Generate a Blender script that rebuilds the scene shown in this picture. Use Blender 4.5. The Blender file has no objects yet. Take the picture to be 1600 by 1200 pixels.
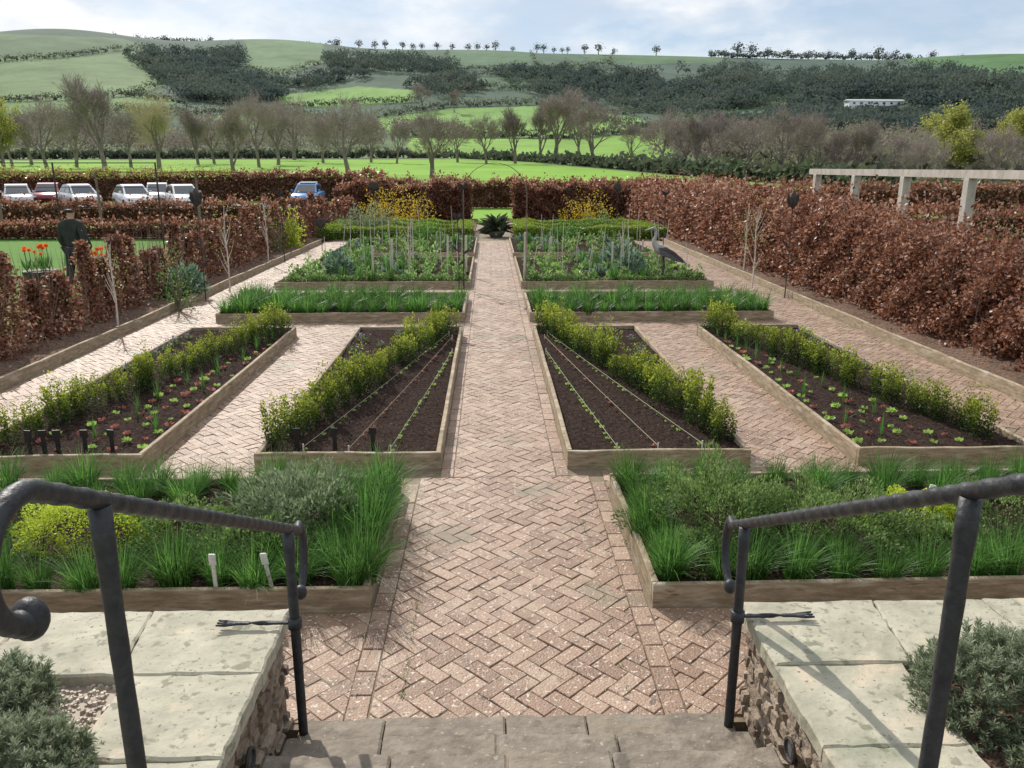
import bpy, math, random
import numpy as np
from mathutils import Vector, Matrix
random.seed(7); rng=np.random.default_rng(7)
S=bpy.context.scene; C=S.collection; R=math.radians; PI=math.pi
# ---------------------------------------------------------------- camera
FPX=1260.0; PITCH=R(15.1); YAW=R(1.54); CAM=np.array([-0.11,0.0,2.5])
Rv=np.array([math.cos(YAW),-math.sin(YAW),0]); Fh=np.array([math.sin(YAW),math.cos(YAW),0]); Zv=np.array([0,0,1.])
Fv=math.cos(PITCH)*Fh-math.sin(PITCH)*Zv; Uv=math.sin(PITCH)*Fh+math.cos(PITCH)*Zv
cd=bpy.data.cameras.new('camera'); cam=bpy.data.objects.new('camera',cd); C.objects.link(cam)
cam.location=CAM; cam.rotation_euler=(PI/2-PITCH,0,-YAW); cd.sensor_width=36; cd.lens=FPX/1600*36; cd.clip_end=5000; cd.clip_start=0.05
S.camera=cam
def ray(px,py): return Fv+(px-800)/FPX*Rv+(600-py)/FPX*Uv
def G(px,py,z=0.0):
    d=ray(px,py); t=(z-CAM[2])/d[2]; return CAM+t*d
def AT(px,py,y):
    d=ray(px,py); t=y/d[1]; return CAM+t*d
def project(P):
    D=P-CAM; z=D@Fv; return 800+FPX*(D@Rv)/z, 600-FPX*(D@Uv)/z, z
# ---------------------------------------------------------------- terrain height
RX=np.array([-1.2,-.63,-.47,-.31,-.15,0.0,.16,.33,.5,.68,1.2]); RY=[132,127,124,122,119,117,115,112,110,104,98]
def smooth(t): t=np.clip(t,0,1); return t*t*(3-2*t)
def H(x,y):
    x=np.asarray(x,float); y=np.asarray(y,float)
    s=x/np.maximum(y,1)
    base=np.where(y>60,0.03*(np.minimum(y,260)-60),0)-.06
    hr=np.interp(s,RX,RY)-6
    t=np.clip((y-260)/640,0,1)
    prof=.55*t+.45*smooth(t)
    u=smooth(t*3)*(1-smooth((t-.85)/.15))
    und=(5*np.sin(x/70+1)*np.sin(y/95+.5)+3*np.sin(x/33+y/60)+7*np.sin(x/150-y/170+2))*u
    z=base+hr*prof+und
    z=np.where(y>900,z-(y-900)*.12,z)
    return z
def hit(pxs,pys):
    pxs=np.atleast_1d(np.asarray(pxs,float)); pys=np.atleast_1d(np.asarray(pys,float))
    D=Fv[None]+((pxs-800)/FPX)[:,None]*Rv+((600-pys)/FPX)[:,None]*Uv
    ys=np.concatenate([np.arange(20,260,1.5),np.arange(260,900,3)])
    out=np.zeros((len(pxs),3)); T_=ys[None]/D[:,1:2]
    X=CAM[0]+T_*D[:,0:1]; Z=CAM[2]+T_*D[:,2:3]
    below=Z<=H(X,np.broadcast_to(ys,X.shape))
    idx=np.where(below.any(1),below.argmax(1),len(ys)-1)
    yy=ys[idx]; xx=X[np.arange(len(pxs)),idx]
    out[:,0]=xx; out[:,1]=yy; out[:,2]=H(xx,yy); return out
def inpoly(x,y,poly):
    r=np.zeros(x.shape,bool); n=len(poly)
    for i in range(n):
        x1,y1=poly[i]; x2,y2=poly[(i+1)%n]
        if y1==y2: continue
        c=((y1>y)!=(y2>y))&(x<(x2-x1)*(y-y1)/(y2-y1)+x1); r^=c
    return r
# ---------------------------------------------------------------- materials
def mat(name,cols,src='noise',scale=5,detail=6,rough=.8,bump=0,bscale=60,trans=0,metal=0,spots=None,objvar=0,stretch=None,pos=None,spec=.3,rnoise=.35,bdist=.02):
    m=bpy.data.materials.new(name); m.use_nodes=True; nt=m.node_tree; N=nt.nodes; L=nt.links
    b=N['Principled BSDF']; out=N['Material Output']
    b.inputs['Roughness'].default_value=rough; b.inputs['Metallic'].default_value=metal
    b.inputs['Specular IOR Level'].default_value=spec
    geo=N.new('ShaderNodeNewGeometry'); vec=geo.outputs['Position']
    if stretch:
        mp=N.new('ShaderNodeMapping'); mp.inputs['Scale'].default_value=stretch; L.new(vec,mp.inputs[0]); vec=mp.outputs[0]
    nz=N.new('ShaderNodeTexNoise'); nz.inputs['Scale'].default_value=scale; nz.inputs['Detail'].default_value=detail; nz.inputs['Roughness'].default_value=.65; L.new(vec,nz.inputs['Vector'])
    at=N.new('ShaderNodeAttribute'); at.attribute_name='rnd'
    rp=N.new('ShaderNodeValToRGB'); e=rp.color_ramp.elements
    n=len(cols)
    if pos is None: pos=[(.28+.44*i/(n-1) if src=='noise' else i/(n-1)) if n>1 else 0 for i in range(n)]
    while len(e)<n: e.new(.5)
    for i in range(n): e[i].position=pos[i]; e[i].color=(*cols[i],1)
    if src=='noise': L.new(nz.outputs[0],rp.inputs[0])
    elif src=='rnd': L.new(at.outputs['Fac'],rp.inputs[0])
    else:
        mx=N.new('ShaderNodeMath'); mx.operation='MULTIPLY_ADD'; mx.inputs[1].default_value=rnoise*2; L.new(nz.outputs[0],mx.inputs[0])
        ad=N.new('ShaderNodeMath'); ad.operation='MULTIPLY_ADD'; ad.inputs[1].default_value=1-rnoise*.6; L.new(at.outputs['Fac'],ad.inputs[0]); ad.inputs[2].default_value=-rnoise*.7
        L.new(ad.outputs[0],mx.inputs[2]); L.new(mx.outputs[0],rp.inputs[0])
    col=rp.outputs[0]
    if spots:
        for (sc,thr,wid,sp) in spots:
            n2=N.new('ShaderNodeTexNoise'); n2.inputs['Scale'].default_value=sc; n2.inputs['Detail'].default_value=4; L.new(vec,n2.inputs['Vector'])
            r2=N.new('ShaderNodeMapRange'); r2.inputs['From Min'].default_value=thr; r2.inputs['From Max'].default_value=thr+wid; L.new(n2.outputs[0],r2.inputs[0])
            mm=N.new('ShaderNodeMix'); mm.data_type='RGBA'; L.new(r2.outputs[0],mm.inputs[0]); L.new(col,mm.inputs[6]); mm.inputs[7].default_value=(*sp,1); col=mm.outputs[2]
    if objvar:
        oi=N.new('ShaderNodeObjectInfo'); r3=N.new('ShaderNodeMapRange'); r3.inputs['To Min'].default_value=1-objvar; r3.inputs['To Max'].default_value=1+objvar; L.new(oi.outputs['Random'],r3.inputs[0])
        hs=N.new('ShaderNodeHueSaturation'); L.new(r3.outputs[0],hs.inputs['Value']); L.new(col,hs.inputs['Color']); col=hs.outputs[0]
    L.new(col,b.inputs['Base Color'])
    if bump:
        nb=N.new('ShaderNodeTexNoise'); nb.inputs['Scale'].default_value=bscale; nb.inputs['Detail'].default_value=5; L.new(vec,nb.inputs['Vector'])
        bp=N.new('ShaderNodeBump'); bp.inputs['Strength'].default_value=min(1,bump); bp.inputs['Distance'].default_value=bdist; L.new(nb.outputs[0],bp.inputs['Height']); L.new(bp.outputs[0],b.inputs['Normal'])
    if trans:
        tr=N.new('ShaderNodeBsdfTranslucent'); L.new(col,tr.inputs[0]); ms=N.new('ShaderNodeMixShader'); ms.inputs[0].default_value=trans
        L.new(b.outputs[0],ms.inputs[1]); L.new(tr.outputs[0],ms.inputs[2]); L.new(ms.outputs[0],out.inputs[0])
    return m
M={}
M['brick']=mat('brick',[(.185,.108,.072),(.26,.162,.108),(.315,.205,.142),(.39,.275,.20)],'both',scale=9,rough=.55,spec=.5,bump=.5,bscale=80,
   spots=[(5,.57,.15,(.185,.118,.082)),(45,.60,.04,(.54,.47,.39)),(2.2,.58,.16,(.39,.295,.215)),(1.3,.60,.1,(.18,.15,.095)),(.7,.55,.2,(.24,.155,.105)),(16,.64,.04,(.14,.095,.068))])
M['joint']=mat('joint_sand',[(.14,.105,.07),(.21,.16,.11),(.13,.13,.06)],scale=9,bump=.3)
M['board']=mat('bed_board_wood',[(.18,.138,.088),(.30,.235,.158),(.45,.37,.27)],scale=6,rough=.8,bump=.3,bscale=40,stretch=(1,1,5),spots=[(9,.60,.1,(.15,.128,.08)),(3,.6,.1,(.42,.37,.29))])
M['soil']=mat('dark_soil',[(.013,.009,.008),(.036,.024,.02),(.068,.048,.04)],scale=28,rough=1,spec=.03,bump=1,bscale=45,spots=[(70,.67,.03,(.2,.16,.13))])
M['bark']=mat('bark_mulch',[(.055,.038,.03),(.14,.096,.072),(.26,.185,.14)],scale=35,rough=1,spec=.05,bump=.8,bscale=40,spots=[(30,.62,.03,(.32,.165,.10))])
M['coping']=mat('coping_stone',[(.27,.258,.195),(.38,.358,.275),(.47,.44,.35)],scale=3.5,rough=.8,bump=.6,bscale=7,bdist=.04,spots=[(22,.60,.06,(.24,.228,.17)),(6,.57,.12,(.48,.41,.31)),(2.1,.58,.10,(.27,.27,.20)),(60,.65,.03,(.18,.17,.13)),(11,.63,.05,(.21,.205,.145))])
M['stepstone']=mat('step_stone',[(.13,.108,.085),(.205,.173,.137),(.28,.24,.195)],scale=7,rough=.8,bump=.8,bscale=16,spots=[(45,.64,.06,(.34,.305,.25)),(8,.58,.1,(.125,.105,.085)),(1.8,.58,.1,(.25,.205,.155))])
M['rubble']=mat('rubble_stone',[(.16,.12,.09),(.26,.205,.155),(.38,.31,.24)],'both',scale=12,rough=.95,bump=1,bscale=22,bdist=.03)
M['pebble']=mat('pebble',[(.20,.15,.11),(.38,.31,.24),(.55,.49,.41)],'rnd',rough=.6)
M['iron']=mat('wrought_iron',[(.022,.023,.027),(.05,.052,.058)],scale=30,rough=.5,bump=.3,bscale=45,metal=.35,spec=.4)
M['irondark']=mat('dark_iron',[(.035,.032,.032),(.08,.065,.055)],scale=20,rough=.7,metal=.2)
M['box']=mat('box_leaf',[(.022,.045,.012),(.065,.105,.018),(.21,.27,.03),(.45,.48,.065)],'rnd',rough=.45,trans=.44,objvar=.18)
M['boxhedge']=mat('box_hedge_leaf',[(.07,.12,.02),(.19,.29,.035),(.36,.44,.06)],'rnd',rough=.5,trans=.35)
M['chive']=mat('chive_blade',[(.035,.095,.02),(.08,.20,.04),(.18,.35,.08)],'rnd',rough=.4,trans=.48,objvar=.22)
M['herb']=mat('herb_leaf',[(.05,.10,.028),(.12,.205,.055),(.28,.38,.13)],'rnd',rough=.5,trans=.42)
M['sage']=mat('sage_leaf',[(.08,.115,.055),(.17,.225,.12),(.34,.40,.24)],'rnd',rough=.6,trans=.35)
M['lime']=mat('golden_herb_leaf',[(.26,.34,.03),(.48,.58,.06),(.62,.70,.12)],'rnd',rough=.5,trans=.35)
M['lav']=mat('lavender_leaf',[(.09,.12,.068),(.21,.255,.155),(.38,.42,.295)],'rnd',rough=.6,trans=.35)
M['copper']=mat('beech_leaf',[(.07,.026,.016),(.19,.075,.042),(.34,.165,.105),(.54,.36,.275)],'both',scale=1.1,rough=.42,trans=.46,rnoise=.25)
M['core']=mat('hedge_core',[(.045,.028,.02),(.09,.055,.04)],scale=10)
M['twig']=mat('twig',[(.13,.095,.075),(.24,.185,.15)],scale=5)
M['barktree']=mat('tree_bark',[(.14,.115,.10),(.23,.195,.17)],scale=2,bump=.3,bscale=8)
M['fartwig']=mat('far_twig',[(.22,.185,.165),(.36,.295,.265)],'rnd',rough=.9,objvar=.15)  # twig colours paled to carry painted-in valley haze
M['fartwig2']=mat('far_twig_green',[(.26,.24,.14),(.42,.37,.22)],'rnd',rough=.9,trans=.2,objvar=.1)
M['budleaf']=mat('young_leaf',[(.22,.25,.05),(.40,.42,.10),(.52,.52,.15)],'rnd',rough=.7,trans=.45)
M['wood1']=mat('hill_wood',[(.07,.10,.105),(.095,.125,.115),(.12,.15,.115),(.155,.16,.135)],'rnd',rough=1,spec=0,trans=.35)  # bluish distance haze is part of these base colours
M['wood2']=mat('valley_wood',[(.16,.148,.122),(.25,.215,.18),(.235,.28,.15)],'rnd',rough=1,spec=0,trans=.3)
M['hedgerow']=mat('hedgerow_leaf',[(.075,.105,.075),(.125,.14,.10),(.14,.19,.09)],'rnd',rough=1,spec=0,trans=.25)
M['lett_g']=mat('lettuce_green',[(.22,.40,.07),(.40,.58,.14)],'rnd',rough=.4,trans=.42,objvar=.1)
M['lett_r']=mat('lettuce_red',[(.20,.06,.055),(.50,.21,.17)],'rnd',rough=.4,trans=.42,objvar=.2)
M['veg']=mat('vegetable_leaf',[(.06,.14,.035),(.16,.28,.08),(.33,.46,.17)],'rnd',rough=.5,trans=.45,objvar=.28)
M['kale']=mat('kale_leaf',[(.07,.13,.09),(.16,.26,.17),(.28,.38,.27)],'rnd',rough=.5,trans=.3)
M['pansyp']=mat('pansy_petal',[(.15,.06,.25),(.45,.38,.55),(.7,.68,.7)],'rnd',rough=.6,trans=.2)
M['yellow']=mat('yellow_blossom',[(.40,.34,.04),(.75,.55,.04),(.30,.26,.08)],'rnd',rough=.6,trans=.35)
M['orange']=mat('tulip_petal',[(.8,.10,.02),(.95,.28,.04)],'rnd',rough=.5,trans=.4)
M['black']=mat('black_plastic',[(.012,.012,.014),(.02,.02,.022)],rough=.4)
M['white']=mat('white_label',[(.55,.54,.5),(.7,.69,.65)],scale=20,rough=.5)
M['string']=mat('garden_string',[(.30,.33,.22),(.42,.44,.30)],scale=20)
M['stake']=mat('pale_stake',[(.46,.40,.33),(.66,.61,.54)],scale=12,stretch=(1,1,.3))
M['oak']=mat('weathered_oak',[(.31,.28,.24),(.43,.39,.34),(.53,.48,.43)],scale=8,bump=.3,bscale=30,stretch=(1,1,.4))
M['asphalt']=mat('car_park_surface',[(.14,.13,.12),(.20,.19,.17)],scale=3,bump=.2)
M['glass']=mat('car_glass',[(.03,.04,.05),(.05,.06,.07)],rough=.08,spec=.9)
M['tyre']=mat('tyre',[(.015,.015,.015),(.025,.025,.025)],rough=.8)
M['rim']=mat('rim',[(.4,.4,.42),(.5,.5,.52)],rough=.3,metal=.8)
M['lamp']=mat('headlight_glass',[(.7,.7,.7),(.85,.85,.85)],rough=.1)
for k,c in dict(silver=(.42,.44,.46),whitec=(.72,.73,.74),maroon=(.20,.02,.03),bluec=(.07,.22,.48),palesilver=(.55,.57,.60)).items():
    M[k]=mat('car_paint_'+k,[c,tuple(min(1,v*1.08) for v in c)],rough=.22,metal=.2,spec=.6)
M['skin']=mat('skin',[(.42,.25,.18),(.5,.31,.23)],rough=.6)
M['hair']=mat('dark_hair',[(.02,.015,.012),(.05,.035,.028)],scale=60,rough=.6)
M['jacket']=mat('jacket_cloth',[(.026,.030,.028),(.05,.058,.05)],scale=9,rough=.95,spec=.1)
M['trouser']=mat('trouser_cloth',[(.018,.02,.026),(.035,.038,.048)],scale=9,rough=.9)
M['herong']=mat('heron_grey',[(.22,.22,.21),(.42,.42,.40)],scale=12,rough=.5,metal=.1)
M['herond']=mat('heron_wing',[(.05,.055,.06),(.13,.14,.15)],scale=25,rough=.5,metal=.3)
M['render']=mat('white_wall',[(.7,.72,.74),(.8,.82,.84)])
M['roof']=mat('pale_roof',[(.40,.43,.46),(.5,.52,.55)])
M['bronze']=mat('dark_foliage',[(.025,.035,.025),(.06,.075,.045),(.14,.16,.09)],'rnd',rough=.35)
M['urn']=mat('urn_lead',[(.10,.10,.095),(.18,.18,.17)],scale=12,rough=.7)
# ---------------------------------------------------------------- object helpers
def tag(o,label=None,cat=None,group=None,kind=None):
    if label: o['label']=label
    if cat: o['category']=cat
    if group: o['group']=group
    if kind: o['kind']=kind
    return o
def empty(name,loc=(0,0,0),rz=0):
    o=bpy.data.objects.new(name,None); C.objects.link(o); o.location=loc; o.rotation_euler=(0,0,rz); o.empty_display_size=.1; return o
def link(name,me,m,parent=None):
    o=bpy.data.objects.new(name,me); C.objects.link(o)
    if m is not None and len(me.materials)==0: me.materials.append(M[m] if isinstance(m,str) else m)
    if parent: o.parent=parent
    return o
def npmesh(name,V,F,rnd=None,smooth=False):
    me=bpy.data.meshes.new(name); V=np.asarray(V,np.float32); F=np.asarray(F,np.int32); k=F.shape[1]; n=len(F)
    me.vertices.add(len(V)); me.vertices.foreach_set('co',V.ravel())
    me.loops.add(n*k); me.loops.foreach_set('vertex_index',F.ravel())
    me.polygons.add(n); me.polygons.foreach_set('loop_start',np.arange(0,n*k,k,dtype=np.int32))
    if smooth: me.polygons.foreach_set('use_smooth',np.ones(n,bool))
    me.update(calc_edges=True)
    if rnd is not None:
        a=me.attributes.new('rnd','FLOAT','FACE'); a.data.foreach_set('value',np.asarray(rnd,np.float32))
    return me
class MB:
    def __init__(s): s.v=[]; s.f=[]; s.r=[]
    def add(s,vs,fs,r=0.5):
        o=len(s.v); s.v+= [tuple(v) for v in vs]; s.f+=[tuple(i+o for i in f) for f in fs]; s.r+=[r]*len(fs); return s
    def box(s,x0,x1,y0,y1,z0,z1,r=.5,ch=0.0):
        if ch<=0:
            return s.add([(x0,y0,z0),(x1,y0,z0),(x1,y1,z0),(x0,y1,z0),(x0,y0,z1),(x1,y0,z1),(x1,y1,z1),(x0,y1,z1)],
              [(3,2,1,0),(4,5,6,7),(0,1,5,4),(1,2,6,5),(2,3,7,6),(3,0,4,7)],r)
        return s.prism([(x0,y0),(x1,y0),(x1,y1),(x0,y1)],z0,z1,r,ch)
    def prism(s,poly,z0,z1,r=.5,ch=.004,tilt=None):
        n=len(poly); cx=sum(p[0] for p in poly)/n; cy=sum(p[1] for p in poly)/n
        def shr(d):
            out=[]
            for x,y in poly:
                dx,dy=x-cx,y-cy; l=math.hypot(dx,dy) or 1; k=max(0,(l-d*1.3)/l); out.append((cx+dx*k,cy+dy*k))
            return out
        t=tilt or (lambda x,y:0)
        vs=[(x,y,z0) for x,y in poly]+[(x,y,z1-ch+t(x,y)) for x,y in poly]+[(x,y,z1+t(x,y)) for x,y in shr(ch)]
        fs=[]
        for i in range(n):
            j=(i+1)%n; fs.append((i,j,n+j,n+i)); fs.append((n+i,n+j,2*n+j,2*n+i))
        fs.append(tuple(2*n+i for i in range(n)))
        return s.add(vs,fs,r)
    def tube(s,pts,rad,sides=8,r=.5,caps=True):
        pts=[Vector(p) for p in pts]; n=len(pts)
        if not hasattr(rad,'__len__'): rad=[rad]*n
        t=(pts[1]-pts[0]).normalized(); up=Vector((0,0,1)) if abs(t.z)<.9 else Vector((1,0,0)); a=t.cross(up).normalized()
        vs=[];fs=[]
        for i,p in enumerate(pts):
            if 0<i<n-1: t=(pts[i+1]-pts[i-1]).normalized()
            elif i==n-1: t=(pts[i]-pts[i-1]).normalized()
            a=(a-t*a.dot(t)); a=a.normalized() if a.length>1e-6 else t.orthogonal().normalized(); b=t.cross(a)
            for k in range(sides):
                an=2*PI*k/sides; vs.append(p+(a*math.cos(an)+b*math.sin(an))*rad[i])
        for i in range(n-1):
            for k in range(sides):
                k2=(k+1)%sides; fs.append((i*sides+k,i*sides+k2,(i+1)*sides+k2,(i+1)*sides+k))
        if caps: fs.append(tuple(range(sides))[::-1]); fs.append(tuple((n-1)*sides+k for k in range(sides)))
        return s.add(vs,fs,r)
    def lathe(s,prof,sides=14,c=(0,0,0),r=.5):
        vs=[];fs=[]; n=len(prof)
        for rr,z in prof:
            for k in range(sides):
                a=2*PI*k/sides; vs.append((c[0]+rr*math.cos(a),c[1]+rr*math.sin(a),c[2]+z))
        for i in range(n-1):
            for k in range(sides):
                k2=(k+1)%sides; fs.append((i*sides+k,i*sides+k2,(i+1)*sides+k2,(i+1)*sides+k))
        fs.append(tuple(range(sides))[::-1]); fs.append(tuple((n-1)*sides+k for k in range(sides)))
        return s.add(vs,fs,r)
    def build(s,name,m,parent=None,smooth=False):
        me=bpy.data.meshes.new(name); me.from_pydata(s.v,[],s.f); me.update()
        a=me.attributes.new('rnd','FLOAT','FACE'); a.data.foreach_set('value',np.asarray(s.r,np.float32))
        if smooth: me.polygons.foreach_set('use_smooth',[True]*len(s.f))
        return link(name,me,m,parent)
def unit(v): return v/np.maximum(np.linalg.norm(v,axis=1,keepdims=True),1e-9)
def leafmesh(name,P,D,L,W,rnd=None,droop=0,NR=None):
    n=len(P); D=unit(D); L=np.broadcast_to(L,(n,))[:,None]; W=np.broadcast_to(W,(n,))[:,None]
    sd=unit(np.cross(D,rng.normal(size=(n,3)) if NR is None else NR)); nr=np.cross(D,sd)
    V=np.stack([P,P+D*L*.5+sd*W*.5+nr*W*.12,P+D*L-np.array([0,0,1])*droop*L,P+D*L*.5-sd*W*.5+nr*W*.12],1).reshape(-1,3)
    F=np.arange(4*n).reshape(n,4)
    if rnd is None: rnd=rng.random(n)
    return npmesh(name,V,F,rnd)
def leaves(name,P,D,L,W,m,parent=None,rnd=None,droop=0,NR=None): return link(name,leafmesh(name,P,D,L,W,rnd,droop,NR),m,parent)
def blades(name,B,A,lean,L,W,seg=4,rnd=None):
    n=len(B); out=np.stack([np.cos(A),np.sin(A),np.zeros(n)],1); sd=np.stack([-np.sin(A+.5),np.cos(A+.5),np.zeros(n)],1)
    V=np.zeros((n,(seg+1),2,3))
    for k in range(seg+1):
        t=k/seg; z=L*(t-.35*lean*t**2.2); h=L*lean*(.15*t+.75*t**2)
        p=B+out*h[:,None]; p[:,2]+=z; w=W*(1-.85*t**2)*.5
        V[:,k,0]=p+sd*w[:,None]; V[:,k,1]=p-sd*w[:,None]
    V=V.reshape(-1,3); F=[]
    base=np.arange(n)*(seg+1)*2
    for k in range(seg): F.append(np.stack([base+2*k,base+2*k+1,base+2*k+3,base+2*k+2],1))
    F=np.concatenate(F); r=rng.random(n) if rnd is None else rnd
    return npmesh(name,V,F,np.tile(r,seg))
def copy_tree(o,parent=None):
    c=o.copy(); C.objects.link(c)
    if parent: c.parent=parent
    for ch in list(o.children): copy_tree(ch,c)
    return c
class T:
    def __init__(s,o): s.o=o; s.used=False
    def put(s,loc,rz,sc,label,cat,group=None,rx=0,ry=0):
        o=s.o if not s.used else copy_tree(s.o); s.used=True
        o.location=loc; o.rotation_euler=(rx,ry,rz); o.scale=(sc,sc,sc) if not hasattr(sc,'__len__') else sc
        return tag(o,label,cat,group)
O1=['zeroth','first','second','third','fourth','fifth','sixth','seventh','eighth','ninth','tenth','eleventh','twelfth','thirteenth','fourteenth','fifteenth','sixteenth','seventeenth','eighteenth','nineteenth','twentieth']
def ordn(i):
    if i<=20: return O1[i]
    t=['','','twenty','thirty','forty','fifty','sixty','seventy','eighty'][i//10]
    return t+' '+O1[i%10] if i%10 else t.replace('y','ieth')
# ---------------------------------------------------------------- light
sun_dir=Vector((-.45,.9,0)).normalized()*math.cos(R(37)); sun_dir.z=math.sin(R(37))
ld=bpy.data.lights.new('sun','SUN'); ld.energy=5.0; ld.angle=R(.53); ld.color=(1,.94,.85); lo=bpy.data.objects.new('sun',ld); C.objects.link(lo)
lo.rotation_euler=(-sun_dir).to_track_quat('-Z','Y').to_euler(); lo.location=(-20,40,40)
w=bpy.data.worlds.new('World'); S.world=w; w.use_nodes=True; N=w.node_tree.nodes; L=w.node_tree.links; bg=N['Background']; bg.inputs[1].default_value=.11
sk=N.new('ShaderNodeTexSky'); sk.sky_type='NISHITA'; sk.sun_disc=False; sk.sun_elevation=R(37); sk.sun_rotation=R(-26.6); sk.air_density=1; sk.dust_density=.6
tc=N.new('ShaderNodeTexCoord'); mp=N.new('ShaderNodeMapping'); mp.inputs['Scale'].default_value=(1,1,2.6); mp.inputs['Location'].default_value=(.35,.1,.55); L.new(tc.outputs['Generated'],mp.inputs[0])
nz=N.new('ShaderNodeTexNoise'); nz.inputs['Scale'].default_value=3.4; nz.inputs['Detail'].default_value=10; nz.inputs['Roughness'].default_value=.58; L.new(mp.outputs[0],nz.inputs['Vector'])
cr=N.new('ShaderNodeValToRGB'); cr.color_ramp.elements[0].position=.33; cr.color_ramp.elements[1].position=.52; L.new(nz.outputs[0],cr.inputs[0])
nz2=N.new('ShaderNodeTexNoise'); nz2.inputs['Scale'].default_value=6.5; nz2.inputs['Detail'].default_value=9; L.new(mp.outputs[0],nz2.inputs['Vector'])
cc=N.new('ShaderNodeValToRGB'); e=cc.color_ramp.elements; e[0].position=.40; e[0].color=(6.1,6.8,7.8,1); e[1].position=.56; e[1].color=(9.3,9.4,9.5,1); L.new(nz2.outputs[0],cc.inputs[0])
tint=N.new('ShaderNodeMix'); tint.data_type='RGBA'; tint.inputs[0].default_value=.6; L.new(sk.outputs[0],tint.inputs[6]); tint.inputs[7].default_value=(4.8,5.9,7.5,1)
mx=N.new('ShaderNodeMix'); mx.data_type='RGBA'; L.new(cr.outputs[0],mx.inputs[0]); L.new(tint.outputs[2],mx.inputs[6]); L.new(cc.outputs[0],mx.inputs[7]); L.new(mx.outputs[2],bg.inputs[0])
S.view_settings.view_transform='Standard'; S.view_settings.look='None'
# ---------------------------------------------------------------- terrain sheet
ys=np.concatenate([np.arange(-30,60,3.),np.arange(60,260,2.5),np.arange(260,940,3.0),np.arange(940,1500,25)])
ss=np.linspace(-1.15,1.15,460); Y,SS=np.meshgrid(ys,ss,indexing='ij'); X=SS*(Y+42); Zt=H(X,Y)
V=np.stack([X,Y,Zt],-1).reshape(-1,3); ny,nx=X.shape
ii=(np.arange(ny-1)[:,None]*nx+np.arange(nx-1)[None]).ravel(); F=np.stack([ii,ii+1,ii+nx+1,ii+nx],1)
me=npmesh('ground',V,F,smooth=True)
px,py,pz=project(V); px=np.where(V[:,1]>15,px,-9999)
col=np.tile(np.array([.11,.15,.068]),(len(V),1))
col[V[:,1]>330]=(.075,.11,.068); 
FIELDS=[([(-300,40),(190,60),(290,95),(270,130),(200,150),(60,158),(-300,165)],(.155,.22,.095)),
 ([(-300,40),(190,60),(230,80),(120,90),(-300,98)],(.115,.165,.08)),
 ([(380,60),(505,60),(510,95),(440,118),(385,105)],(.135,.205,.09)),
 ([(560,60),(900,60),(960,100),(820,112),(700,108),(560,100)],(.078,.125,.065)),
 ([(700,60),(830,60),(830,100),(700,104)],(.098,.16,.075)),
 ([(900,60),(1140,60),(1130,97),(1000,100),(920,96)],(.105,.17,.07)),
 ([(1370,60),(1900,60),(1900,130),(1600,122),(1440,108)],(.088,.17,.05)),
 ([(430,150),(560,135),(660,142),(640,160),(540,166),(440,168)],(.18,.305,.075)),
 ([(590,185),(700,170),(860,165),(1000,185),(1010,200),(900,215),(640,212),(590,205)],(.18,.31,.075)),
 ([(640,215),(900,218),(1040,205),(1060,235),(980,262),(700,248),(640,240)],(.19,.33,.065)),
 ([(0,160),(120,155),(230,150),(290,160),(180,175),(0,178)],(.14,.22,.08)),
 ([(720,120),(900,118),(980,128),(900,140),(760,138)],(.085,.14,.068)),
 ([(300,182),(430,178),(520,190),(420,200),(300,200)],(.14,.235,.08)),
 ([(1090,136),(1300,146),(1280,165),(1110,160)],(.08,.13,.065)),
 ([(1040,168),(1200,172),(1240,190),(1060,186)],(.095,.155,.07)),
 ([(-400,252),(0,251),(700,249),(830,255),(960,266),(1150,283),(1400,302),(1800,340),(1800,420),(-400,420)],(.185,.34,.05))]
for poly,cc_ in FIELDS: col[inpoly(px,py,poly)]=cc_
far=np.clip((V[:,1]-200)/900,0,1)[:,None]*.24; col=col*(1-far)+np.array([.15,.21,.27])*far  # aerial haze painted in: vertex colours drift to pale blue with distance
col[V[:,1]<36]=(.10,.205,.042)
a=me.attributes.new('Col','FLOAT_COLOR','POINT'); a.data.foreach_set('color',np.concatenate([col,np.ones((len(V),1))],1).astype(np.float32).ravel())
gm=bpy.data.materials.new('ground_grass'); gm.use_nodes=True; nt=gm.node_tree; b=nt.nodes['Principled BSDF']; b.inputs['Roughness'].default_value=.95; b.inputs['Specular IOR Level'].default_value=.1
at=nt.nodes.new('ShaderNodeAttribute'); at.attribute_name='Col'; g=nt.nodes.new('ShaderNodeNewGeometry')
n1=nt.nodes.new('ShaderNodeTexNoise'); n1.inputs['Scale'].default_value=.03; n1.inputs['Detail'].default_value=12; n1.inputs['Roughness'].default_value=.75; nt.links.new(g.outputs['Position'],n1.inputs['Vector'])
mr=nt.nodes.new('ShaderNodeMapRange'); mr.inputs['From Min'].default_value=.3; mr.inputs['From Max'].default_value=.7; mr.inputs['To Min'].default_value=.65; mr.inputs['To Max'].default_value=1.28; nt.links.new(n1.outputs[0],mr.inputs[0])
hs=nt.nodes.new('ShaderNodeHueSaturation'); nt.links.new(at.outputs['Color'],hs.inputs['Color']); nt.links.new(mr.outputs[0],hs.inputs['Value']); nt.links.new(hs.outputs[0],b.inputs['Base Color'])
tag(link('ground',me,gm),kind='structure')
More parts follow.
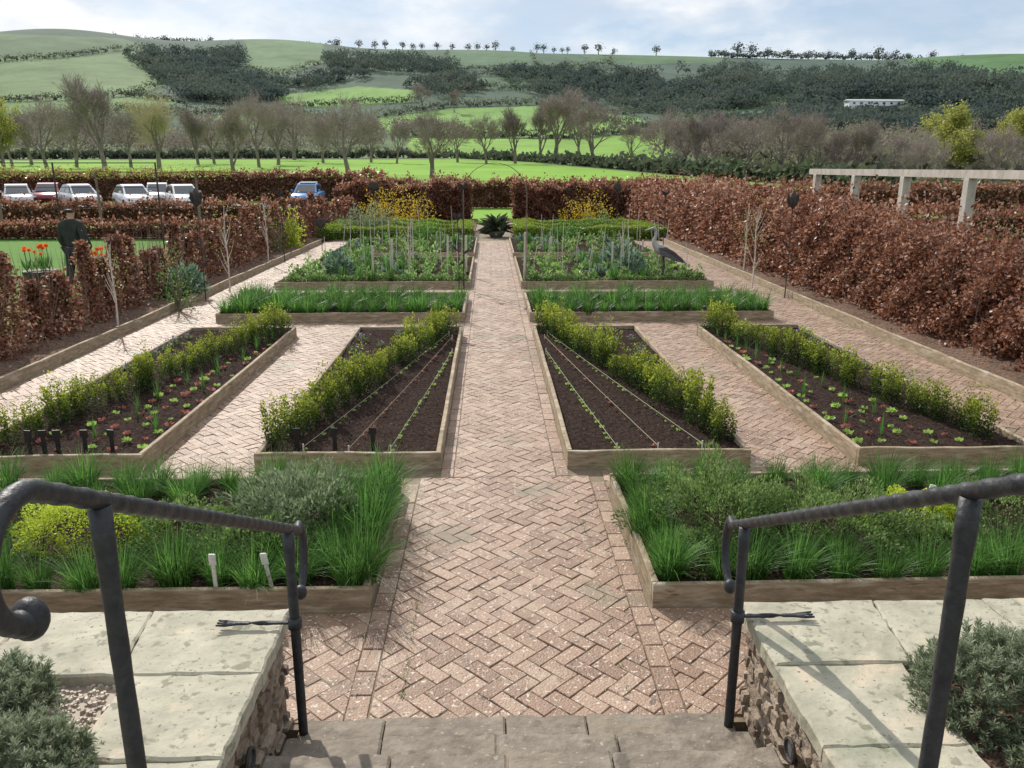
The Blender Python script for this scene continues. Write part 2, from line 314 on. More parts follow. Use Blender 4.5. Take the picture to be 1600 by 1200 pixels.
# ---------------------------------------------------------------- woods on the hill (masses)
def foliage_mass(pts,sizes,per,q,name,m,label,cat='wood'):
    n=len(pts); P=np.repeat(pts,per,0); s=np.repeat(sizes,per)[:,None]
    d=unit(rng.normal(size=(len(P),3))); d[:,2]=np.where(d[:,2]<-.3,-d[:,2],d[:,2]); r=1-.45*rng.random((len(P),1))**1.5
    lump=1+.28*np.sin(d[:,0:1]*5+P[:,0:1])*np.cos(d[:,2:3]*4+P[:,1:2])
    P=P+d*r*s*np.array([.6,.6,.5])*lump; P[:,2]+=s[:,0]*.35
    patch=.5+.25*np.sin(pts[:,0]/31+2)*np.cos(pts[:,1]/43)+.25*np.sin(pts[:,0]/13+pts[:,1]/19)
    rn=np.clip(np.repeat(.45*rng.random(n)+.45*patch,per)+rng.random(len(P))*.2-.05,0,1)
    Nv=d+rng.normal(size=d.shape)*.8; D=np.cross(Nv,rng.normal(size=d.shape))
    o=leaves(name,P,D,q*(.6+.8*rng.random(len(P))),q*(.6+.6*rng.random(len(P))),m,rnd=rn,NR=Nv)
    return tag(o,label,cat,kind='stuff')
def sample_poly(poly,n):
    xs=[p[0] for p in poly]; ysx=[p[1] for p in poly]; a=rng.uniform(min(xs),max(xs),n*4); b_=rng.uniform(min(ysx),max(ysx),n*4)
    k=inpoly(a,b_,poly); return a[k][:n],b_[k][:n]
WOODS=[([(190,84),(378,84),(385,104),(340,118),(465,135),(440,156),(380,166),(290,160),(240,125)],560,'wood1','dark wood filling the hill fold at upper left',.1),
 ([(505,90),(640,92),(720,106),(700,120),(520,114)],200,'wood1','dark wood below the skyline left of centre',.1),
 ([(470,120),(700,118),(760,140),(700,165),(650,140),(540,132),(470,145)],210,'wood1','scattered wood band across the middle of the hill',.4),
 ([(760,112),(900,110),(1000,124),(1140,108),(1290,112),(1390,106),(1700,134),(1700,205),(1400,215),(1100,200),(1020,180),(900,160),(820,150)],1900,'wood1','long dark wood along the right hillside',.24),
 ([(0,190),(300,196),(580,196),(600,240),(400,246),(0,248)],300,'wood2','brown wood in the valley behind the left field trees',.2),
 ([(600,205),(660,203),(760,212),(700,216),(620,216)],30,'wood2','strip of trees between the two bright hill fields',.0),
 ([(1010,205),(1400,212),(1700,212),(1700,300),(1450,292),(1340,288),(1200,272),(1030,262)],450,'wood2','dense brown and green wood behind the right of the field',.1)]
for k,(poly,n,m,lab,gap) in enumerate(WOODS):
    a_,b_=sample_poly(poly,n)
    if k==3: kk=~((a_>1305)&(a_<1425)&(b_>158)&(b_<196)); a_,b_=a_[kk],b_[kk]
    P=hit(a_,b_)
    dens=.5+.3*np.sin(P[:,0]/37+1)*np.sin(P[:,1]/29)+.3*np.sin(P[:,0]/17-P[:,1]/23+k)
    P=P[dens+rng.normal(0,.08,len(P))>gap]
    sz=np.where(P[:,1]>400,rng.uniform(4.5,11,len(P)),rng.uniform(5,9,len(P)))
    if k==4 or k==6: sz=np.minimum(sz,P[:,1]*.045)
    foliage_mass(P,sz,(55 if m=='wood1' else 95),(1.4 if m=='wood1' else .75),'hill_woodland' if m=='wood1' else 'valley_woodland',m,lab)
LINES=[([(0,160),(120,156),(200,151),(290,162)],2.6),([(430,170),(560,163),(650,160),(660,143)],2.6),([(590,186),(700,168),(860,163),(1000,183)],3.0),([(640,215),(900,217),(1040,203)],2.6),
 ([(560,101),(700,109),(820,113),(960,101)],3.2),([(0,96),(100,90),(190,78)],2.5),([(385,106),(440,119),(510,97)],3),([(700,140),(900,141),(990,128)],3),([(180,176),(300,181),(430,176),(520,191)],3),
 ([(-40,249),(700,247),(830,253),(960,264),(1150,281),(1400,300)],1.4),([(720,120),(900,117),(980,127)],2.6),([(860,165),(930,190),(1010,200)],2.4),([(1090,135),(1300,145),(1290,166),(1110,161)],3),([(290,96),(270,130),(200,151)],3),([(960,78),(950,100),(1000,126)],2.6),
 ([(830,84),(835,100),(860,112)],2.6),([(700,82),(695,108)],2.6),([(1140,84),(1130,100),(1200,108)],3),([(1040,167),(1200,171),(1245,191)],3)]
for k,(ln,sz) in enumerate(LINES):
    a_=[];b_=[]
    for (x1,y1),(x2,y2) in zip(ln,ln[1:]):
        n=max(2,int(math.hypot(x2-x1,y2-y1)/3.0)); t=(np.arange(n)+rng.random(n))/n; a_+=list(x1+(x2-x1)*t); b_+=list(y1+(y2-y1)*t)
    P=hit(a_,b_); foliage_mass(P,sz*rng.uniform(.4,2.1,len(P)),26,.8,'hedgerow','hedgerow','dark hedgerow, '+ordn(k+1)+' of those dividing the fields on the valley side','hedgerow')
# ---------------------------------------------------------------- bare trees
def bare_tree(seed,twigm='fartwig',leafy=False,levels=5,upright=.3,first=.22,sp0=1.0):
    rd=random.Random(seed); tb=MB(); tw=[]
    def grow(p,d,l,r,lev):
        n=3; pts=[p]; rr=[r]; q=Vector(p); dd=Vector(d)
        for i in range(n):
            dd=(dd+Vector((rd.uniform(-1,1),rd.uniform(-1,1),rd.uniform(-.2,.5)))*.13).normalized(); q=q+dd*(l/n); pts.append(q.copy()); rr.append(r*(1-.4*(i+1)/n))
        if lev<=2: tb.tube(pts,rr,6 if lev<2 else 4,caps=False)
        else:
            for i in range(n): tw.append((pts[i],pts[i+1],max(rr[i],.0026)))
        if lev>=levels: return
        k=rd.choice([4,4,5]) if lev==0 else (rd.choice([3,4,4]) if lev<levels-1 else 4)
        for j in range(k):
            t=rd.uniform(.35,1) if j else 1; idx=min(n-1,int(t*n)); b0=pts[idx]+(pts[idx+1]-pts[idx])*(t*n-idx if t<1 else 1)
            an=rd.uniform(0,2*PI) if lev else j*2.4; sp=rd.uniform(.4,.95)*sp0 if j else .25
            ax=dd.orthogonal().normalized(); ax.rotate(Matrix.Rotation(an,3,dd)); nd=(dd*math.cos(sp)+ax*math.sin(sp)+Vector((0,0,upright*.5))).normalized()
            grow(b0,nd,l*rd.uniform(.6,.88),rr[idx]*.6,lev+1)
    root=empty('bare_tree'); grow(Vector((0,0,0)),Vector((0,0,1)),first,.022,0)
    A=np.array([t[0] for t in tw]); B=np.array([t[1] for t in tw]); Rr=np.array([t[2] for t in tw])
    zmax=B[:,2].max()
    sd=unit(np.cross(B-A,rng.normal(size=A.shape)))*Rr[:,None]*.7
    V=np.stack([A+sd,A-sd,B-sd*.6,B+sd*.6],1).reshape(-1,3)/zmax
    tb.v=[tuple(c/zmax for c in v) for v in tb.v]
    tb.build('trunk','barktree',root)
    if leafy:
        k=rng.integers(0,len(B),9000); P=B[k]/zmax+rng.normal(size=(9000,3))*.018
        link('branches',npmesh('branches',V,np.arange(len(V)).reshape(-1,4),rng.random(len(A))),twigm,root)
        leaves('crown',P,rng.normal(size=P.shape),.022,.018,'budleaf',root)
    else:
        k=rng.integers(0,len(B),3600); P=B[k]/zmax+rng.normal(size=(3600,3))*.008; D=unit(B[k]-A[k])+rng.normal(size=P.shape)*.5
        m1=leafmesh('crown',P,D,.08,.0030)
        V2=np.zeros(len(m1.vertices)*3,np.float32); m1.vertices.foreach_get('co',V2); VV=np.concatenate([V,V2.reshape(-1,3)])
        bpy.data.meshes.remove(m1)
        link('crown',npmesh('crown',VV,np.arange(len(VV)).reshape(-1,4),rng.random(len(VV)//4)),twigm,root)
    return T(root)
TT=[bare_tree(1,first=.2),bare_tree(2,upright=.6,sp0=.75,first=.25),bare_tree(3),bare_tree(4,upright=.5,sp0=.85),bare_tree(5,upright=.9,sp0=.6,first=.28),bare_tree(6,upright=.15,first=.24)]; TG=[bare_tree(11,'fartwig2')]; TL=[bare_tree(21,'fartwig2',True),bare_tree(22,'fartwig2',True)]
TREES=[(75,270,118,0,1.0),(165,272,148,1,1.05),(250,270,120,'g',1.1),(365,276,108,4,1.2),(405,262,115,3,.8),(545,276,124,0,1.1),(620,256,66,1,1),(675,279,106,2,1.1),(460,250,96,5,1),(760,256,76,3,1),(805,256,86,4,1.2),
 (868,256,112,1,1.3),(925,260,104,3,1),(985,256,66,3,1),(1035,266,95,0,1),(1110,272,98,1,1),(1165,278,94,5,1.1),(1215,284,114,3,1),(1275,288,114,0,1.05),(1335,292,100,1,1),(1395,296,84,2,1),(310,258,84,4,1.2),(20,262,88,1,1),(120,262,94,3,1),(505,255,74,2,1),(1560,300,100,3,1),(660,172,42,0,1.1),(710,176,34,1,1),
 (205,262,90,5,1),(580,254,74,3,1),(1070,266,80,2,1),(1440,300,90,0,1),(1130,262,70,3,1),(1310,285,80,2,1),(845,252,92,4,1.1),(905,252,84,1,1.1),(1090,272,90,4,1.2),(1245,286,96,4,1.2),(435,258,90,1,1.2),(335,256,76,3,1.1),(50,258,80,4,1.2),(715,254,64,5,1.1)]
TREES.sort(key=lambda t:t[0])
for i,(x_,y_,h_,k,wd) in enumerate(TREES):
    p=hit([x_],[y_])[0]; zc=(p-CAM)@Fv; hh=h_*zc/FPX
    t=TG[0] if k=='g' else TT[k]
    t.put(tuple(p),rng.uniform(0,6.28),(hh*wd,hh*wd,hh),ordn(i+1)+' bare valley tree counting from the left, grey brown twiggy crown','tree','bare trees along the valley field')
for i,(x_,y_,h_,wd,lab) in enumerate([(1478,292,130,1.15,'broad yellow green leafing tree behind the pergola'),(1605,285,125,1.0,'yellow green leafing tree at the right edge'),(8,272,125,.9,'yellow green leafing tree at the left edge')]):
    p=hit([x_],[y_])[0]; hh=h_*((p-CAM)@Fv)/FPX
    o=TL[i%2].put(tuple(p),rng.uniform(0,6),(hh*wd,hh*wd,hh),lab,'tree'); o.name='leafing_tree'
def fartree(seed):
    e=empty('skyline_tree'); mb=MB(); mb.tube([(0,0,-.1),(0,0,.3),(.02,0,.6)],[.05,.04,.02],5); mb.build('trunk','barktree',e)
    n=150; d=unit(rng.normal(size=(n,3))); P=d*np.array([.45,.45,.38])*(.4+.6*rng.random((n,1)))*(1+.3*np.sin(d[:,0:1]*5+seed)); P[:,2]+=.62
    Nv=d+rng.normal(size=d.shape)*.8; leaves('crown',P,np.cross(Nv,rng.normal(size=d.shape)),.12,.10,'wood1',e,NR=Nv); return T(e)
FT=[fartree(i) for i in range(4)]
sx=[20,35,52,70,95,108,130,165,230,262,300,365,395,470,505,545,577,600,615,640,655,668,690,712,735,748,762,775,800,835,845,860,872,880,905,925,948,1010,1090,1110,1130,1150,1175,1205,1235,1265,1300,1340,1365,1385,1420,1465,1495,1520,1570,1585]
for i,x_ in enumerate(sx):
    s_=(x_-765)/FPX; y_=rng.uniform(885,899); xx=s_*y_; hh=rng.uniform(6,12)*(1.4 if x_ in(1340,1365,1150,1130) else 1)
    FT[i%4].put((xx,y_,float(H(xx,y_))-.2),rng.uniform(0,6),(hh*rng.uniform(.8,1.2),hh,hh),ordn(i+1)+' skyline tree from the left along the ridge','tree','small trees on the ridge skyline')
P=[];
for x_ in list(np.arange(0,180,2.6))+list(np.arange(195,380,3.0))+list(np.arange(500,550,5))+list(np.arange(1090,1390,3.0))+list(np.arange(1400,1600,7)):
    y_=rng.uniform(880,898); xx=(x_-765)/FPX*y_; P.append((xx,y_,float(H(xx,y_))))
foliage_mass(np.array(P),rng.uniform(2,9.5,len(P)),50,1.4,'skyline_woodland','wood1','thin line of woodland capping the ridge')
# farm building
p=hit([1365],[168])[0]; k_=float((p-CAM)@Fv)/FPX; p[2]+=5*k_
fb=empty('farm_building',tuple(p),R(3)); fb.scale=(k_,k_,k_); mb=MB(); mb.box(-44,44,-8,8,-12,3.4); mb.build('wall','render',fb)
mb=MB(); mb.add([(-46,-9,3.4),(46,-9,3.4),(46,9,3.4),(-46,9,3.4),(-46,0,6),(46,0,6)],[(0,1,5,4),(2,3,4,5),(1,2,5),(3,0,4),(3,2,1,0)]); mb.build('roof','roof',fb)
for k in range(7):
    mb=MB(); mb.box(-38+k*12,-34+k*12,-8.12,-8.01,-1.8,1.4); mb.build('window','glass',fb)
tag(fb,'long low white farm building among the trees on the right hillside','farm building')
a_=rng.uniform(1300,1430,60); b_=rng.uniform(177,188,60); P=hit(a_,b_); foliage_mass(P,rng.uniform(3,5.5,60),45,1.1,'farm_shelter_belt','wood1','low shelter trees below the white farm building')
# ---------------------------------------------------------------- brick paving
RECTS=[(-.43,.43,6.3,28.3),(-.70,.70,3.24,6.3),(-6,-.81,3.24,4.2),(.81,6,3.24,4.2),(-5.72,-.82,6.02,6.46),(.82,5.72,6.02,6.46)]
for s in (-1,1):
    def rr(a,b,c,d): RECTS.append((min(s*a,s*b),max(s*a,s*b),c,d))
    rr(2.12,3.06,6.46,12.14); rr(4.65,5.74,6.46,12.14); rr(.54,5.74,12.14,13.25); rr(4.65,5.74,13.25,15.7); rr(.54,5.74,15.7,17.0); rr(4.65,5.74,17.0,27.9); rr(.54,4.65,22.0,22.9)
def clip(poly,x0,x1,y0,y1):
    for ax,v,sg in ((0,x0,1),(0,x1,-1),(1,y0,1),(1,y1,-1)):
        out=[]
        for i in range(len(poly)):
            a=poly[i]; b=poly[(i+1)%len(poly)]; da=(a[ax]-v)*sg; db=(b[ax]-v)*sg
            if da>=0: out.append(a)
            if da*db<0: t=da/(da-db); out.append((a[0]+(b[0]-a[0])*t,a[1]+(b[1]-a[1])*t))
        poly=out
        if len(poly)<3: return None
    return poly
pv=MB(); wq=.092; q=math.sqrt(.5); g_=.0022
amin=int((-6-28.3)*q/wq)-2; amax=int((6-3)*q/wq)+2; bmin=int((-6+3)*q/wq)-2; bmax=int((6+28.3)*q/wq)+2
def putbrick(poly,rects):
    xs_=[p[0] for p in poly]; y_=[p[1] for p in poly]; a,b,c,d=min(xs_),max(xs_),min(y_),max(y_)
    for (x0,x1,y0,y1) in rects:
        if b<x0 or a>x1 or d<y0 or c>y1: continue
        pl=clip(poly,x0+.003,x1-.003,y0+.003,y1-.003)
        if not pl: continue
        ar=0
        for i in range(len(pl)): ar+=pl[i][0]*pl[(i+1)%len(pl)][1]-pl[(i+1)%len(pl)][0]*pl[i][1]
        if abs(ar)<.0012: continue
        t1,t2=random.uniform(-.032,.032),random.uniform(-.032,.032); cx=sum(p[0] for p in pl)/len(pl); cy=sum(p[1] for p in pl)/len(pl)
        z=random.uniform(-.0025,.0015)+.004*math.sin(cx*2.1+cy)*math.sin(cy*1.3)
        pv.prism(pl,-.03,z,random.random(),.0036,lambda x,y:t1*(x-cx)+t2*(y-cy))
for i in range(amin,amax):
    for j in range(bmin,bmax):
        k=(i-j)%4
        if k==0: a0,a1,b0,b1=i,i+2,j,j+1
        elif k==3: a0,a1,b0,b1=i,i+1,j,j+2
        else: continue
        cx=(a0+b0)*q*wq; cy=(b0-a0)*q*wq
        if abs(cx)>6.2 or cy<3 or cy>28.5: continue
        jt=lambda:random.uniform(-.0020,.0020)
        A0,A1,B0,B1=a0*wq+g_,a1*wq-g_,b0*wq+g_,b1*wq-g_
        putbrick([((a+b)*q+jt(),(b-a)*q+jt()) for a,b in ((A0,B0),(A1,B0),(A1,B1),(A0,B1))],RECTS)
def course(x0,x1,y0,y1):
    L_=.195; n=int((y1-y0)/L_)
    for k in range(n):
        o=random.uniform(-.004,.004); a,b,c,d=x0+.003+o,x1-.003+o,y0+k*L_+.003,y0+(k+1)*L_-.003
        t1=random.uniform(-.03,.03); cx=(a+b)/2
        pv.prism([(a,c),(b,c),(b,d),(a,d)],-.03,random.uniform(-.003,.003),random.random(),.0038,lambda x,y:t1*(x-cx))
for s in (-1,1):
    course(min(s*.43,s*.54),max(s*.43,s*.54),6.3,28.2); course(min(s*.70,s*.81),max(s*.70,s*.81),3.24,6.3)
tag(pv.build('brick_path','brick'),kind='structure')
mb=MB(); mb.box(-6,6,3.2,28.5,-.1,-.0085); tag(mb.build('paving_bed','joint'),kind='structure')
n=2600; xs_=np.where(rng.random(n)<.6,np.sign(rng.normal(size=n))*(.545+.02*rng.random(n)),rng.uniform(-.8,.8,n)); yy=3.4+20*rng.random(n)**1.7; k=(np.abs(xs_)<.7)|(yy<6.2)
P=np.stack([xs_,yy,np.full(n,.0)],1)[k]; o=leaves('path_moss',P,rng.normal(size=P.shape)*.6+np.array([0,0,.5]),.011,.006,'herb'); tag(o,'tiny weeds and moss growing in the brick path joints','moss',kind='stuff')
# ---------------------------------------------------------------- soil meshes and raised beds
def soilgrid(x0,x1,y0,y1,z,step,amp,name,m,parent=None):
    nx_=max(3,int((x1-x0)/step)); ny_=max(3,int((y1-y0)/step)); xs_=np.linspace(x0,x1,nx_); yy=np.linspace(y0,y1,ny_); YY,XX=np.meshgrid(yy,xs_,indexing='ij')
    Z=z+amp*(rng.random(XX.shape)-.5)+amp*.6*np.sin(XX*7+YY*3)*np.cos(YY*6)
    V=np.stack([XX,YY,Z],-1).reshape(-1,3); i_=(np.arange(ny_-1)[:,None]*nx_+np.arange(nx_-1)[None]).ravel()
    return link(name,npmesh(name,V,np.stack([i_,i_+1,i_+nx_+1,i_+nx_],1),smooth=False),m,parent)
def board(mb,x0,x1,y0,y1,h=.15):
    n=10; longx=(x1-x0)>(y1-y0); vs=[];fs=[]; bow=random.uniform(-.008,.008)
    for i in range(n+1):
        f=i/n; dz=random.uniform(-.003,.003)+.012*math.sin(f*5+bow*300)*.4; o=random.uniform(-.003,.003)+bow*math.sin(PI*f)
        if longx: x=x0+(x1-x0)*f; pts=[(x,y0+o,-.03),(x,y1+o,-.03),(x,y1+o,h-.006+dz),(x,y1-.006+o,h+dz),(x,y0+.006+o,h+dz),(x,y0+o,h-.006+dz)]
        else: y=y0+(y1-y0)*f; pts=[(x1+o,y,-.03),(x0+o,y,-.03),(x0+o,y,h-.006+dz),(x0+.006+o,y,h+dz),(x1-.006+o,y,h+dz),(x1+o,y,h-.006+dz)]
        vs+=pts
    for i in range(n):
        for k in range(6):
            k2=(k+1)%6; fs.append((i*6+k,(i+1)*6+k,(i+1)*6+k2,i*6+k2))
    fs.append(tuple(range(6))[::-1]); fs.append(tuple(n*6+k for k in range(6)))
    mb.add(vs,[f[::-1] for f in fs])
def bed(x0,x1,y0,y1,label,h=.15,step=.03):
    o=empty('raised_bed',((x0+x1)/2,(y0+y1)/2,0)); cx,cy=(x0+x1)/2,(y0+y1)/2
    a,b,c,d=x0-cx,x1-cx,y0-cy,y1-cy; t=.042
    for k,bb in dict(s=(a,b,c,c+t),n=(a,b,d-t,d),w=(a,a+t,c+t+.006,d-t-.006),e=(b-t,b,c+t+.006,d-t-.006)).items():
        mb=MB(); board(mb,*bb,h=h+(.004 if k in 'sn' else 0)); mb.build('edging_board','board',o)
    soilgrid(a+t*.5,b-t*.5,c+t*.5,d-t*.5,h-.05,step,.022,'soil','soil',o)
    return tag(o,label,'garden bed','timber edged garden beds')
LR={-1:'left',1:'right'}
for s in (-1,1):
    n=LR[s]
    def bb(a,b,c,d,l,**k): return bed(min(s*a,s*b),max(s*a,s*b),c,d,l,**k)
    bb(.54,2.12,6.48,12.12,f'timber edged soil bed with seedling strings, just {n} of the path')
    bb(3.06,4.65,6.48,12.12,f'timber edged lettuce bed, second from the path on the {n}')
    bb(.83,6.3,4.22,6.0,f'timber edged herb bed right behind the {n} stone wall',h=.14,step=.05)
    bb(.54,4.65,13.27,15.6,f'timber edged cross bed of chives, {n} of the path',step=.08)
    bb(.54,4.65,17.02,22.0,f'timber edged vegetable bed behind the chives, {n} of the path',step=.08)
    bb(.54,4.65,22.9,27.9,f'farthest timber edged vegetable bed, {n} of the path',step=.1)
    e=empty('boundary_edging',(s*5.78,16,0)); 
    for k in range(10):
        mb=MB(); board(mb,-.025,.025,-10.4+k*2.2,-10.4+(k+1)*2.2-.004,h=.14+.006*(k%2)); mb.build('edging_board','board',e)
    tag(e,f'long timber edging board in front of the {n} copper beech hedge','edging')
    tag(soilgrid(5.81,9.3,3.3,40,.07,.12,.05,'soil_border','bark') if s>0 else soilgrid(-7.4,-5.81,3.3,40,.07,.1,.05,'soil_border','bark'),kind='structure')
for a,b in ((-7.5,-.7),(.7,7.5)): tag(soilgrid(a,b,28.4,40.8,.0,.25,.04,'garden_soil','bark'),kind='structure')
mb=MB(); mb.box(-.7,.7,28.4,38,-.05,-.02); tag(mb.build('gravel_path','joint'),kind='structure')
mb=MB(); mb.box(-55,-8,41,58,-.2,-.045); tag(mb.build('car_park','asphalt'),kind='structure')
mb=MB(); mb.box(-14,-8.0,18.4,19.6,-.2,-.04); tag(mb.build('path','bark'),kind='structure')
# ---------------------------------------------------------------- steps, walls, rails
st=empty('stone_steps',(0,3.2,0))
for k in range(7):
    y1=3.235-.29*k; y0=y1-.29-.03 if k<6 else -1.0; z1=.02 if k==0 else .15*k; z0=z1-.15
    mb=MB(); xs_=[-1.0]+sorted([random.uniform(-.62,-.45),random.uniform(-.2,.05)+.1*(k%2),random.uniform(.25,.6)])+[1.0]
    for a,b in zip(xs_,xs_[1:]):
        n=14; pl=[(a+.003,y0-3.2)]+[(b-.003,y0-3.2)]+[(b-.003-(b-a-.006)*i/n,y1-3.2+random.uniform(-.012,.008)) for i in range(n+1)]
        mb.prism(pl,z0-.02,z1+random.uniform(-.004,.004),random.random(),.008)
    mb.build('step','stepstone',st)
tag(st,'worn stone steps running down between the two iron handrails','steps')
def rubble_face(mb,fn,u0,u1,z0,z1):
    z=z0
    while z<z1-.02:
        h=random.uniform(.03,.085); h=min(h,z1-z); u=u0
        while u<u1-.02:
            l=min(random.uniform(.04,.17),u1-u); d=random.uniform(.0,.024)
            P=[(u+.003,z+random.uniform(0,.008)),(u+l-.003,z+random.uniform(0,.008)),(u+l-.004+random.uniform(-.008,.006),z+h-.003-random.uniform(0,.012)),(u+.004+random.uniform(-.006,.008),z+h-.003-random.uniform(0,.012))]
            cx=sum(p[0] for p in P)/4; cz=sum(p[1] for p in P)/4; P2=[(cx+(a-cx)*random.uniform(.65,.9),cz+(b-cz)*random.uniform(.65,.88)) for a,b in P]
            vs=[fn(a,b,-.02) for a,b in P]+[fn(a,b,d+random.uniform(-.005,.005)) for a,b in P2]
            mb.add(vs,[(4,5,6),(4,6,7)]+[(i,(i+1)%4,4+(i+1)%4,4+i) for i in range(4)],random.random()); u+=l
        z+=h
for s in (-1,1):
    n=LR[s]; wl=empty('low_stone_wall',(s*1.06,3.3,0)); ox,oy=s*1.06,3.3
    mb=MB(); x0,x1=sorted((s*1.075-ox,s*4.2-ox)); mb.box(x0,x1,-4.3,-.03,-.05,.49,.1); 
    rubble_face(mb,lambda u,z,d:(s*1.07-ox-s*d,u-oy,z),-1.0,3.27,0,.5)
    rubble_face(mb,lambda u,z,d:(s*u-ox,-.03+d,z),1.08,4.2,0,.5)
    mb.build('stonework','rubble',wl)
    mb=MB()
    def slab(a,b,c,d,top=.56,sa=0,sb=0):
        m_=10; j=lambda:random.uniform(-.006,.006); cn=[(s*a-ox,c-oy),(s*b-ox,c-oy),(s*(b+sb)-ox,d-oy),(s*(a+sa)-ox,d-oy)]
        if s<0: cn=[cn[1],cn[0],cn[3],cn[2]]
        pts=[]
        for q0,q1 in zip(cn,cn[1:]+cn[:1]):
            for i in range(m_): f=i/m_; pts.append((q0[0]+(q1[0]-q0[0])*f+j(),q0[1]+(q1[1]-q0[1])*f+j()))
        mb.prism(pts,top-.065,top+random.uniform(-.003,.003),random.random(),.008)
    g=.005; sk=[0,.05,-.04,.06,0,0]
    for k,(a,b) in enumerate(((1.03,1.60),(1.60,2.20),(2.20,2.9),(2.9,3.6),(3.6,4.25))): slab(a,b-g,2.82,3.3,sa=sk[k],sb=sk[k+1])
    for c,d in ((2.34,2.82),(1.80,2.34),(1.3,1.80),(.6,1.3),(-1,.6)): slab(1.03,1.55,c,d-g)
    mb.build('coping','coping',wl)
    pb=MB(); pb.box(*sorted((s*1.56-ox,s*4.2-ox)),-4.3,-.485,.4,.512,.2)
    for k in range(2600):
        x=s*random.uniform(1.57,2.45)-ox; y=random.uniform(2.0,2.81)-oy; r=random.uniform(.006,.014); an=random.uniform(0,PI)
        c_,s_=math.cos(an)*r,math.sin(an)*r; z=.51
        pb.add([(x+c_*1.4,y+s_*1.4,z),(x-s_,y+c_,z),(x-c_*1.4,y-s_*1.4,z),(x+s_,y-c_,z),(x+c_*.7,y+s_*.7,z+r),(x-s_*.5,y+c_*.5,z+r),(x-c_*.7,y-s_*.7,z+r),(x+s_*.5,y-c_*.5,z+r)],
          [(4,5,6,7),(0,1,5,4),(1,2,6,5),(2,3,7,6),(3,0,4,7)],random.random())
    pb.build('pebble_topping','pebble' if s<0 else 'bark',wl)
    tag(wl,f'low stone wall with pale coping slabs beneath the {n} handrail','wall')
    lt=empty('recessed_light',(s*1.03,2.6,.33)); mb=MB(); ring=[(math.cos(a)*.045,math.sin(a)*.045) for a in np.linspace(0,2*PI,20)]
    mb.tube([(0,a,b) for a,b in ring],.008,6,caps=False); mb.build('rim','irondark',lt)
    mb=MB(); mb.add([(0,a*.9,b*.9) for a,b in ring[:-1]],[tuple(range(19)) if s>0 else tuple(range(19))[::-1]]); mb.build('glass','glass',lt)
    tag(lt,f'round recessed light in the side of the {n} low wall','light')
    hr=empty('iron_handrail',(s*.97,3.14,0)); oy=3.14
    y1_,z1_=3.30,.945
    pts=[];rad=[]
    cy_,cz_,rr_=1.372,1.80,.128
    a0=R(62)
    for i in range(26):
        f=i/25; an=a0+(1-f)*R(200); r_=rr_*(1-.12*(1-f)); pts.append((0,cy_+math.cos(an)*r_-oy,cz_+math.sin(an)*r_)); rad.append(.022 if i>2 else .027)
    st_y,st_z=cy_+math.cos(a0)*rr_,cz_+math.sin(a0)*rr_
    nseg=150
    for i in range(1,nseg+1):
        f=i/nseg; y=st_y+(y1_-st_y)*f; z=st_z+(z1_-st_z)*f; pts.append((0,y-oy,z)); rad.append(.0215+.0018*math.sin(2*PI*f*26+math.sin(f*40))*(1 if f>.02 else 0)+random.uniform(-.0004,.0004))
    for i in range(1,15):
        f=i/14; an=R(62)-f*R(140); r_=.12; cy2=y1_-math.cos(R(62))*r_; cz2=z1_-math.sin(R(62))*r_
        pts.append((0,cy2+math.cos(an)*r_*(1.15 if f<.8 else 1.1)-oy,cz2+math.sin(an)*r_*1.3-.03*f)); rad.append(.020-.003*f)
    mb=MB(); mb.tube(pts,rad,14); rail=mb.build('rail','iron',hr,True)
    for p,r_ in ((pts[0],.034),(pts[-1],.028)):
        mb=MB(); prof=[(r_*math.sin(PI*k/10)+.0005,-r_*math.cos(PI*k/10)*1.25) for k in range(11)]; mb.lathe(prof,14,p); mb.build('rail_end_knob','iron',hr,True)
    for (yy,zb,zt) in ((3.14,0.0,1.01),(1.66,.55,1.78)):
        mb=MB(); k=14; mb.tube([(0,yy-oy,zb+(zt-zb)*i/k) for i in range(k+1)],[.0215+random.uniform(-.0012,.0012)+(.003 if i>=k-1 else 0) for i in range(k+1)],12); mb.build('post','iron',hr,True)
    mb=MB(); zt=.585; n_=22; vs=[];fs=[]
    for i in range(n_+1):
        f=i/n_; x=s*(.03+.27*f); tw=max(0,min(1,(f-.25)/.4))*PI; wd=.010 if f<.8 else .010+.012*(f-.8)/.2; th=.004
        c_,s_=math.cos(tw),math.sin(tw)
        for (a,b) in ((wd,th),(-wd,th),(-wd,-th),(wd,-th)): vs.append((x,a*c_-b*s_,zt+a*s_+b*c_))
    for i in range(n_):
        for k in range(4): fs.append((4*i+k,4*i+(k+1)%4,4*i+4+(k+1)%4,4*i+4+k))
    mb.add(vs,fs); 
    for t in (-.016,.0,.016): mb.tube([(s*.295,t*.8,zt),(s*.335,t*1.3,zt+.003)],[.008,.004],6)
    mb.build('wall_tie','iron',hr,True)
    mb=MB(); mb.tube([(0,0,zt-.025),(0,0,zt+.025)],.030,14); mb.build('collar','iron',hr,True)
    tag(hr,f'wrought iron handrail with scrolled ends on the {n} side of the steps','handrail')
